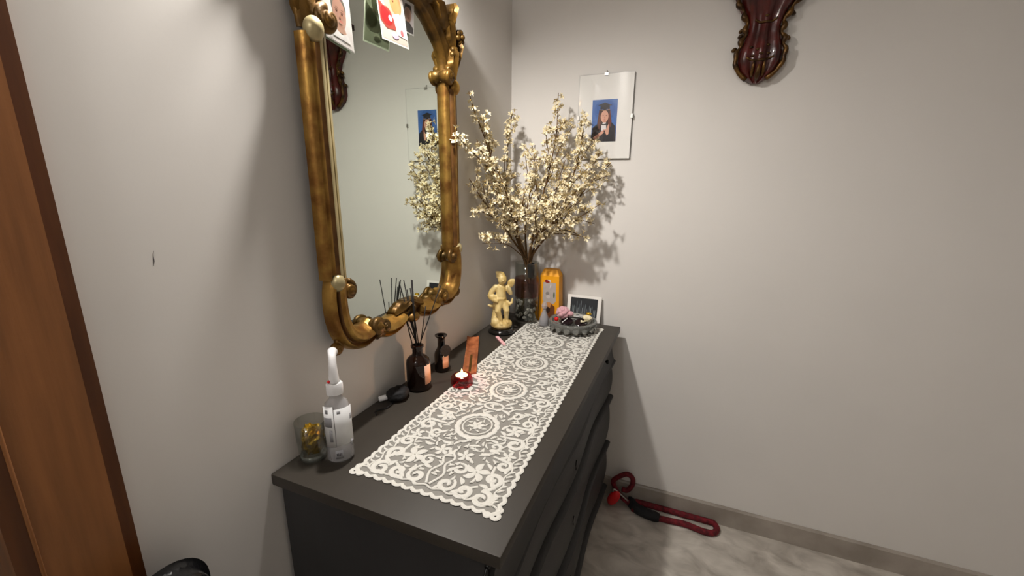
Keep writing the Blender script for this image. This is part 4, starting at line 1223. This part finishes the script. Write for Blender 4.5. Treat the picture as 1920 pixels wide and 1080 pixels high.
# ------------------------------------------------------------------ reed diffuser
q = hit(786, 727, 2, H); DXc, DYc = q.x, q.y
df = thing('diffuser_bottle', (DXc, DYc, H), 'wide amber glass reed diffuser bottle with peach label by the wall', 'bottle')
rB = 0.0345
prof = [(0.0001, 0.001), (rB - .004, 0.001), (rB, 0.006), (rB, 0.082), (rB * .93, 0.093), (rB * .7, 0.102), (0.016, 0.107), (0.0145, 0.113), (0.0145, 0.128), (0.0185, 0.130), (0.0185, 0.136), (0.012, 0.137), (0.0115, 0.110), (0.0001, 0.108)]
obj('glass_body', lathe(prof, 40, (DXc, DYc, H), caps=False), 'amber_glass', df, auto=60)


def wrap_label(c, r, a0, a1, z0, z1, n=12, t=.0006):
    V, F = [], []
    for k in range(n + 1):
        a = a0 + (a1 - a0) * k / n
        for rr in (r, r + t):
            for z in (z0, z1):
                V.append((c[0] + rr * math.cos(a), c[1] + rr * math.sin(a), c[2] + z))
    for k in range(n):
        b = k * 4
        F += [(b, b + 1, b + 5, b + 4), (b + 2, b + 6, b + 7, b + 3), (b, b + 4, b + 6, b + 2), (b + 1, b + 3, b + 7, b + 5)]
    F += [(0, 2, 3, 1), (n * 4, n * 4 + 1, n * 4 + 3, n * 4 + 2)]
    return V, F


va = math.atan2(CAM.y - DYc, CAM.x - DXc)
obj('label', wrap_label((DXc, DYc, H), rB + .0002, va + 0.52, va + 1.55, 0.022, 0.080), 'label_peach', df)
rg = random.Random(2)
for i, (tx, ty, yoff) in enumerate(((735, 541, 0), (743, 529, .01), (748, 528, -.01), (757, 525, .0), (763, 543, .012), (771, 524, .0), (773, 525, -.012), (769, 540, .006), (800, 560, .01), (826, 536, .0))):
    base = Vector((DXc + rg.uniform(-.007, .007), DYc + rg.uniform(-.007, .007), H + .112))
    # tips lie in the vertical plane through the bottle that faces the viewpoint
    dpt = (Vector((DXc, DYc, H + .25)) - CAM).dot(FW) + yoff
    d = FW + RT * ((tx - 960) / FPX) - UP * ((ty - 540) / FPX)
    tip = CAM + d * dpt
    if i == 8:
        tip = base + (tip - base) * 0.86
    rd = obj('diffuser_reed', tube([base, base.lerp(tip, .5), tip], .0015, 6), 'reed', None, origin=base)
    tag(rd, 'thin black reed stick standing in the amber diffuser bottle', 'reed', 'reeds of the diffuser')

# second dark bottle
q = hit(829, 694, 2, H)
b2 = thing('dark_bottle', (q.x, q.y, H), 'slim black bottle with flared lip and hanging round tag', 'bottle')
obj('glass_body', lathe([(0.0001, 0.001), (0.021, 0.001), (0.0235, 0.005), (0.0235, 0.056), (0.021, 0.066), (0.014, 0.077), (0.0115, 0.086), (0.0115, 0.108), (0.0135, 0.114), (0.0195, 0.119), (0.0195, 0.122), (0.010, 0.120), (0.008, 0.10), (0.0001, 0.098)], 32, (q.x, q.y, H), caps=False), 'dark_bottle', b2, auto=60)
va2 = math.atan2(CAM.y - q.y, CAM.x - q.x)
obj('label', wrap_label((q.x, q.y, H), .0237, va2 + .10, va2 + 1.1, .016, .055), 'label_peach', b2)
dirv = Vector((math.cos(va2 + .35), math.sin(va2 + .35), 0)); sd = Vector((-dirv.y, dirv.x, 0))
cc = Vector((q.x, q.y, H + .078)) + dirv * .024 + sd * .004
obj('round_tag', prism(circle2(0, 0, .0175, .0175, 24), .003, cc, sd, (0, 0, 1), dirv), 'black_fabric', b2, smooth=False)
obj('tag_cord', tube(smooth_path([cc + Vector((0, 0, .016)), Vector((q.x, q.y, H + .096)) + dirv * .013, Vector((q.x, q.y, H + .096)) - dirv * .0125 + sd * .002], 4), .0009, 5), 'black_fabric', b2)

# ------------------------------------------------------------------ tealight in red glass holder
q = hit(866, 722, 2, H); CX, CY = q.x, q.y
rh = thing('candle_holder', (CX, CY, H), 'octagonal red glass tealight holder beside the lace runner', 'candle holder')
obj('glass_body', xf(lathe([(0.0001, 0.001), (0.029, 0.001), (0.0335, 0.006), (0.0325, 0.026), (0.028, 0.034), (0.0225, 0.034), (0.0222, 0.0175), (0.0001, 0.0165)], 8, (0, 0, 0), caps=False), Matrix.Translation((CX, CY, H)) @ Matrix.Rotation(PI / 8, 4, 'Z')), 'red_glass', rh, smooth=False)
obj('inner_wall', lathe([(0.0318, 0.004), (0.0305, 0.026), (0.0265, 0.032)], 8, (CX, CY, H), caps=False), 'red_glass', rh, smooth=False)
tl = thing('tealight', (CX, CY, H + .019), 'lit white tealight candle in a metal cup inside the red glass', 'candle')
z0 = H + .0185
obj('metal_cup', lathe([(0.0001, 0), (0.0185, 0), (0.0192, 0.001), (0.0192, 0.0155), (0.0186, 0.0155), (0.0184, 0.002), (0.0001, 0.0015)], 28, (CX, CY, z0), caps=False), 'tin', tl)
obj('wax', lathe([(0.0001, 0.002), (0.0182, 0.002), (0.0182, 0.0125), (0.016, 0.0118), (0.0001, 0.011)], 28, (CX, CY, z0), caps=False), 'wax', tl)
obj('wick', tube([(CX, CY, z0 + .011), (CX + .0006, CY, z0 + .015), (CX + .0014, CY, z0 + .0185)], .0007, 6), 'reed', tl)
obj('flame', lathe([(0.0001, 0.0165), (0.0022, 0.0185), (0.0032, 0.022), (0.0026, 0.027), (0.0012, 0.032), (0.0001, 0.036)], 14, (CX + .001, CY, z0), caps=False), 'flame', tl)
point_light('candle_light', (CX + .001, CY, z0 + .030), CANDLE_W, (1.0, 0.52, 0.30), 0.004, tl)

# ------------------------------------------------------------------ incense holder
p0, p1 = hit(880, 703, 2, H), hit(887, 643, 2, H)
ih = thing('incense_holder', p0, 'long narrow copper brown wooden incense holder lying behind the candle', 'incense holder')
dv = (p1 - p0); dv.z = 0; L = dv.length; dv.normalize(); sv = Vector((-dv.y, dv.x, 0))
V, F = [], []
nn = 24
for i in range(nn + 1):
    t = i / nn; lift = 0.020 * max(0, (t - .75) / .25) ** 1.6
    for (s_, z_) in ((-.0225, .0), (-.0225, .008), (-.018, .008), (-.012, .0045), (.012, .0045), (.018, .008), (.0225, .008), (.0225, .0)):
        w_ = p0 + dv * (L * t) + sv * s_; V.append((w_.x, w_.y, H + .0005 + z_ + lift))
for i in range(nn):
    for k in range(8):
        F.append((i * 8 + k, i * 8 + (k + 1) % 8, (i + 1) * 8 + (k + 1) % 8, (i + 1) * 8 + k))
F += [tuple(range(8)), tuple(nn * 8 + k for k in range(8))]
obj('tray', (V, F), 'copper_wood', ih, auto=30)
obj('inlay_strip', prism(rect2(0.05 * L, -.004, .55 * L, .004), .0004, p0 + Vector((0, 0, .0052)), dv, sv, (0, 0, 1)), 'brass', ih, smooth=False)

# ------------------------------------------------------------------ black pouch with a silver capped tube and thin dark streak
q0 = hit(738, 750, 2, H)
po = thing('black_pouch', (q0.x, q0.y, H), 'small crumpled black fabric pouch lying against the wall', 'pouch')
g_ = ellipsoid((0, 0, 0), (1, 1, 1), 24, 14)
V = []
for v in g_[0]:
    v = Vector(v); nz_ = noise.noise(v * 1.7 + Vector((3, 1, 2))) * .28 + noise.noise(v * 4.1) * .1
    v = v * (1 + nz_); V.append((q0.x + 0.006 + v.x * .028, q0.y + .012 + v.y * .036, H + max(.001, .016 + v.z * .018)))
obj('bag', (V, g_[1]), 'black_fabric', po)
obj('dark_streak', tube(smooth_path([(q0.x + .01, q0.y - .014, H + .004), (q0.x + .014, q0.y - .045, H + .003), (q0.x - .004, q0.y - .07, H + .002), (q0.x + .012, q0.y - .085, H + .002)], 6), .002, 6), 'black_fabric', po)  # thin dark tube lying beside the pouch
a0, a1 = hit(704, 747, 2, H + .012), hit(728, 744, 2, H + .014)
a0.x = max(a0.x, .014)
tb = thing('lipstick_tube', (a0.x, a0.y, H), 'short black cosmetic tube with a silver white cap on the pouch', 'cosmetic tube')
dd = (a1 - a0)
obj('cap', tube([a0, a0 + dd * .1, a0 + dd * .85, a0 + dd * .9], [.006, .0075, .0078, .0070], 16), 'plastic_white', tb)
obj('tube_body', tube([a0 + dd * .88, a0 + dd * 1.9], .0078, 16), 'black_lacquer', tb)

# ------------------------------------------------------------------ spray bottle
q = hit(641, 862, 2, H); SX, SY = q.x - .004, q.y + .004
sp = thing('spray_bottle', (SX, SY, H), 'clear spray bottle with white trigger head and printed label', 'spray bottle')
od, SZ = .72, .915
vz = math.atan2(CAM.y - SY, CAM.x - SX)


def oval(prof, seg=40, ang=0.0):
    g = lathe(prof, seg, caps=False)
    return xf(g, Matrix.Translation((SX, SY, H)) @ Matrix.Rotation(vz + PI / 2 + ang, 4, 'Z') @ Matrix.Diagonal((1, od, SZ, 1)))


RB = 0.0275
obj('bottle_body', oval([(0.0001, .001), (RB * .8, .001), (RB, .008), (RB, .06), (RB * .94, .09), (RB * .95, .13), (RB * .84, .152), (RB * .5, .163), (.0125, .166), (.0125, .176), (.0110, .176), (.0110, .162), (RB * .80, .149), (RB * .90, .128), (RB * .94, .06), (RB * .95, .010), (0.0001, .005)]), 'frosted_glass', sp)
obj('liquid', oval([(0.0001, .006), (RB * .92, .010), (RB * .92, .040), (0.0001, .040)]), 'bottle_clear', sp)


def oval_patch(a0, a1, z0, z1, rr, n=14):
    V, F = [], []
    for k in range(n + 1):
        a = a0 + (a1 - a0) * k / n
        for z in (z0, z1):
            for t in (0, .0005):
                V.append(((rr + t) * math.cos(a), (rr + t) * math.sin(a), z))
    for k in range(n):
        b = k * 4
        F += [(b, b + 2, b + 6, b + 4), (b + 1, b + 5, b + 7, b + 3), (b, b + 4, b + 5, b + 1), (b + 2, b + 3, b + 7, b + 6)]
    return xf((V, F), Matrix.Translation((SX, SY, H)) @ Matrix.Rotation(vz + PI / 2, 4, 'Z') @ Matrix.Diagonal((1, od, SZ, 1)))


lb = obj('label', oval_patch(-PI / 2 - .25, -PI / 2 + 1.35, .048, .142, RB + .0004), 'label_white', sp)
lb2 = obj('label', oval_patch(-PI / 2 - 1.25, -PI / 2 - .30, .044, .150, RB + .0004), 'label_white', sp)
obj('label_band', oval_patch(-PI / 2 - 1.15, -PI / 2 - .45, .098, .122, RB + .0011), 'label_grey', lb2)
obj('label_band', oval_patch(-PI / 2 - .40, -PI / 2 + .15, .014, .036, RB + .0004), 'label_grey', sp)
for k in range(4):
    obj('print_mark', oval_patch(-PI / 2 - .32 + .105 * k, -PI / 2 - .26 + .105 * k, .022, .029, RB + .0011, 3), 'print_dark', sp)
for (aa, za, zb) in ((.95, .108, .122), (.85, .040, .054), (-.05, .130, .137), (-.72, .060, .090), (-.95, .132, .142)):
    obj('print_mark', oval_patch(-PI / 2 + aa, -PI / 2 + aa + .25, za, zb, RB + .0011, 4), 'label_grey', sp)
obj('screw_collar', oval([(.0165, .172), (.0172, .175), (.0168, .198), (.0135, .202), (.012, .202)], 40), 'plastic_white', sp)
tv = Vector((math.cos(vz + PI * .98), math.sin(vz + PI * .98), 0))       # the nozzle points away towards the wall
hd = [Vector((SX, SY, H + SZ * z_)) + tv * t_ for (z_, t_) in ((.2, 0), (.222, .001), (.242, .004), (.258, .012), (.262, .026), (.259, .038))]
obj('trigger_head', tube(smooth_path(hd, 5), [.0115 - .0035 * abs(math.sin(i * .12)) for i in range(26)], 14), 'plastic_white', sp)
obj('trigger', tube(smooth_path([hd[2] + tv * .010, hd[2] + tv * .022 - Vector((0, 0, .012)), hd[2] + tv * .020 - Vector((0, 0, .030))], 5), [.0042] * 10 + [.0036], 8), 'plastic_white', sp)
obj('nozzle', tube([hd[-1], hd[-1] + tv * .010], [.0062, .005], 10), 'plastic_white', sp)
rdv = Vector((-tv.y, tv.x, 0))
obj('lock_mark', ellipsoid(Vector((SX, SY, H + SZ * .206)) + rdv * .010 - tv * .006, (.0034, .0034, .0034), 10, 8), 'red_plastic', sp)

# ------------------------------------------------------------------ tumbler with gold foil
GX, GY = 0.040, -1.221
tg = thing('glass_tumbler', (GX, GY, H), 'clear drinking glass holding crumpled gold foil at the wall', 'glass')
obj('glass_wall', lathe([(0.0001, .001), (.026, .001), (.028, .004), (.0325, .092), (.0315, .092), (.0268, .016), (0.0001, .014)], 36, (GX, GY, H), caps=False), 'clear_glass', tg)
obj('glass_base', lathe([(0.0001, .0015), (.0255, .0015), (.0265, .0132), (0.0001, .0132)], 32, (GX, GY, H), caps=False), 'crystal', tg)
gf = thing('gold_foil', (GX, GY, H + .015), 'crumpled shiny gold foil wrapper inside the drinking glass', 'foil')
V, F = [], []
g_ = ellipsoid((0, 0, 0), (1, 1, 1), 22, 14)
rg = random.Random(4)
for v in g_[0]:
    v = Vector(v); d_ = 1 + .45 * noise.noise(v * 3.1 + Vector((7, 2, 4))) + .25 * noise.noise(v * 7.3)
    v = v * d_; h_ = Vector((v.x, v.y, 0)); 
    if h_.length > 1.05: v.x *= 1.05 / h_.length; v.y *= 1.05 / h_.length
    V.append((GX + .002 + v.x * .0235, GY + v.y * .0235, H + .047 + max(-1.0, v.z) * .031))
obj('wrapper', (V, g_[1]), 'gold_foil', gf, smooth=False)

# ------------------------------------------------------------------ dog leash on the floor
lz = .008
fp = lambda px, py, z=lz: hit(px, py, 2, z)
ls = thing('dog_leash', (0.75, -0.07, 0), 'dark red rope dog leash with black sleeve lying by the back wall', 'leash')


def keep(p, m=.028):
    return Vector((p.x, min(-m, p.y), max(.013, p.z)))


loop = [fp(1176, 945), fp(1205, 942), fp(1245, 953), fp(1290, 962), fp(1325, 973), fp(1343, 990), fp(1338, 1001), fp(1318, 998), fp(1285, 985), fp(1250, 977), fp(1215, 968), fp(1185, 955)]
obj('handle_loop', tube([keep(p) for p in smooth_path(loop, 6)], .0130, 10), 'rope_red', ls)
obj('black_sleeve', tube([keep(p + Vector((0, 0, .008)), .038) for p in smooth_path([fp(1178, 938), fp(1192, 955), fp(1215, 967), fp(1236, 974)], 6)], [.018, .020, .022] + [.023] * 13 + [.022, .020, .017], 10), 'black_fabric', ls)
upl = [fp(1190, 950), hit(1168, 934, 1, -.06), hit(1155, 918, 1, -.05), hit(1150, 902, 1, -.04), hit(1162, 893, 1, -.035), hit(1176, 889, 1, -.03), hit(1186, 897, 1, -.03), hit(1185, 910, 1, -.03), hit(1176, 919, 1, -.03), hit(1166, 917, 1, -.035)]
obj('rope_coil', tube([keep(p) for p in smooth_path(upl, 6)], .0115, 10), 'rope_red', ls)
tp = hit(1150, 945, 1, -.075); tp = Vector((tp.x, -.085, max(tp.z, .046)))
td = Vector((.35, -.25, -.9)).normalized()
obj('red_tag', xf(ellipsoid((0, 0, 0), (.024, .015, .044), 16, 10), Matrix.Translation(tp) @ Matrix.Rotation(.45, 4, 'Y')), 'red_plastic', ls)
obj('snap_hook', tube(smooth_path([tp + Vector((-.004, 0, .03)), tp + Vector((.004, 0, .045)), keep(fp(1180, 948)) + Vector((0, 0, .012))], 5), .004, 8), 'steel', ls)

# ------------------------------------------------------------------ black chair beside the dresser
ch = thing('black_chair', (0.33, -1.72, 0), 'black leather chair with rounded backrest beside the door casing', 'chair')
cy0, cy1, ctz = -1.90, -1.487, 0.868
n = 22
out = []
W2, yc_ = (cy1 - cy0) / 2, (cy0 + cy1) / 2


def rr2(hw, z0, z1, r, n=8):
    P = []
    for (cx, cz, a) in ((hw - r, z1 - r, 0), (-hw + r, z1 - r, PI / 2), (-hw + r, z0 + r, PI), (hw - r, z0 + r, 1.5 * PI)):
        for k in range(n + 1):
            P.append((cx + r * math.cos(a + PI / 2 * k / n), cz + r * math.sin(a + PI / 2 * k / n)))
    return P


gb = prism(rr2(W2, .56, ctz, .055), .036, (0.068, yc_, 0), (0, 1, 0), (0, 0, 1), (1, 0, 0))
obj('backrest', gb, 'black_leather', ch, bevel=0.012, auto=60)
gs_ = prism(rr2(.205, -.2, .2, .05), .055, (0.315, yc_, .415), (0, 1, 0), (1, 0, 0), (0, 0, 1))
obj('seat', gs_, 'black_leather', ch, bevel=0.012, auto=60)
for (lx, ly) in ((.13, cy0 + .03), (.13, cy1 - .03), (.49, cy0 + .03), (.49, cy1 - .03)):
    obj('leg', tube([(lx + (.01 if lx > .3 else -.01), ly, 0.0), (lx, ly, .42)], [.011, .014], 12), 'black_lacquer', ch)
for ly in (cy0 + .06, cy1 - .06):
    obj('back_post', tube(smooth_path([(.15, ly, .43), (.105, ly, .50), (.088, ly, .60)], 4), .011, 10), 'black_lacquer', ch)
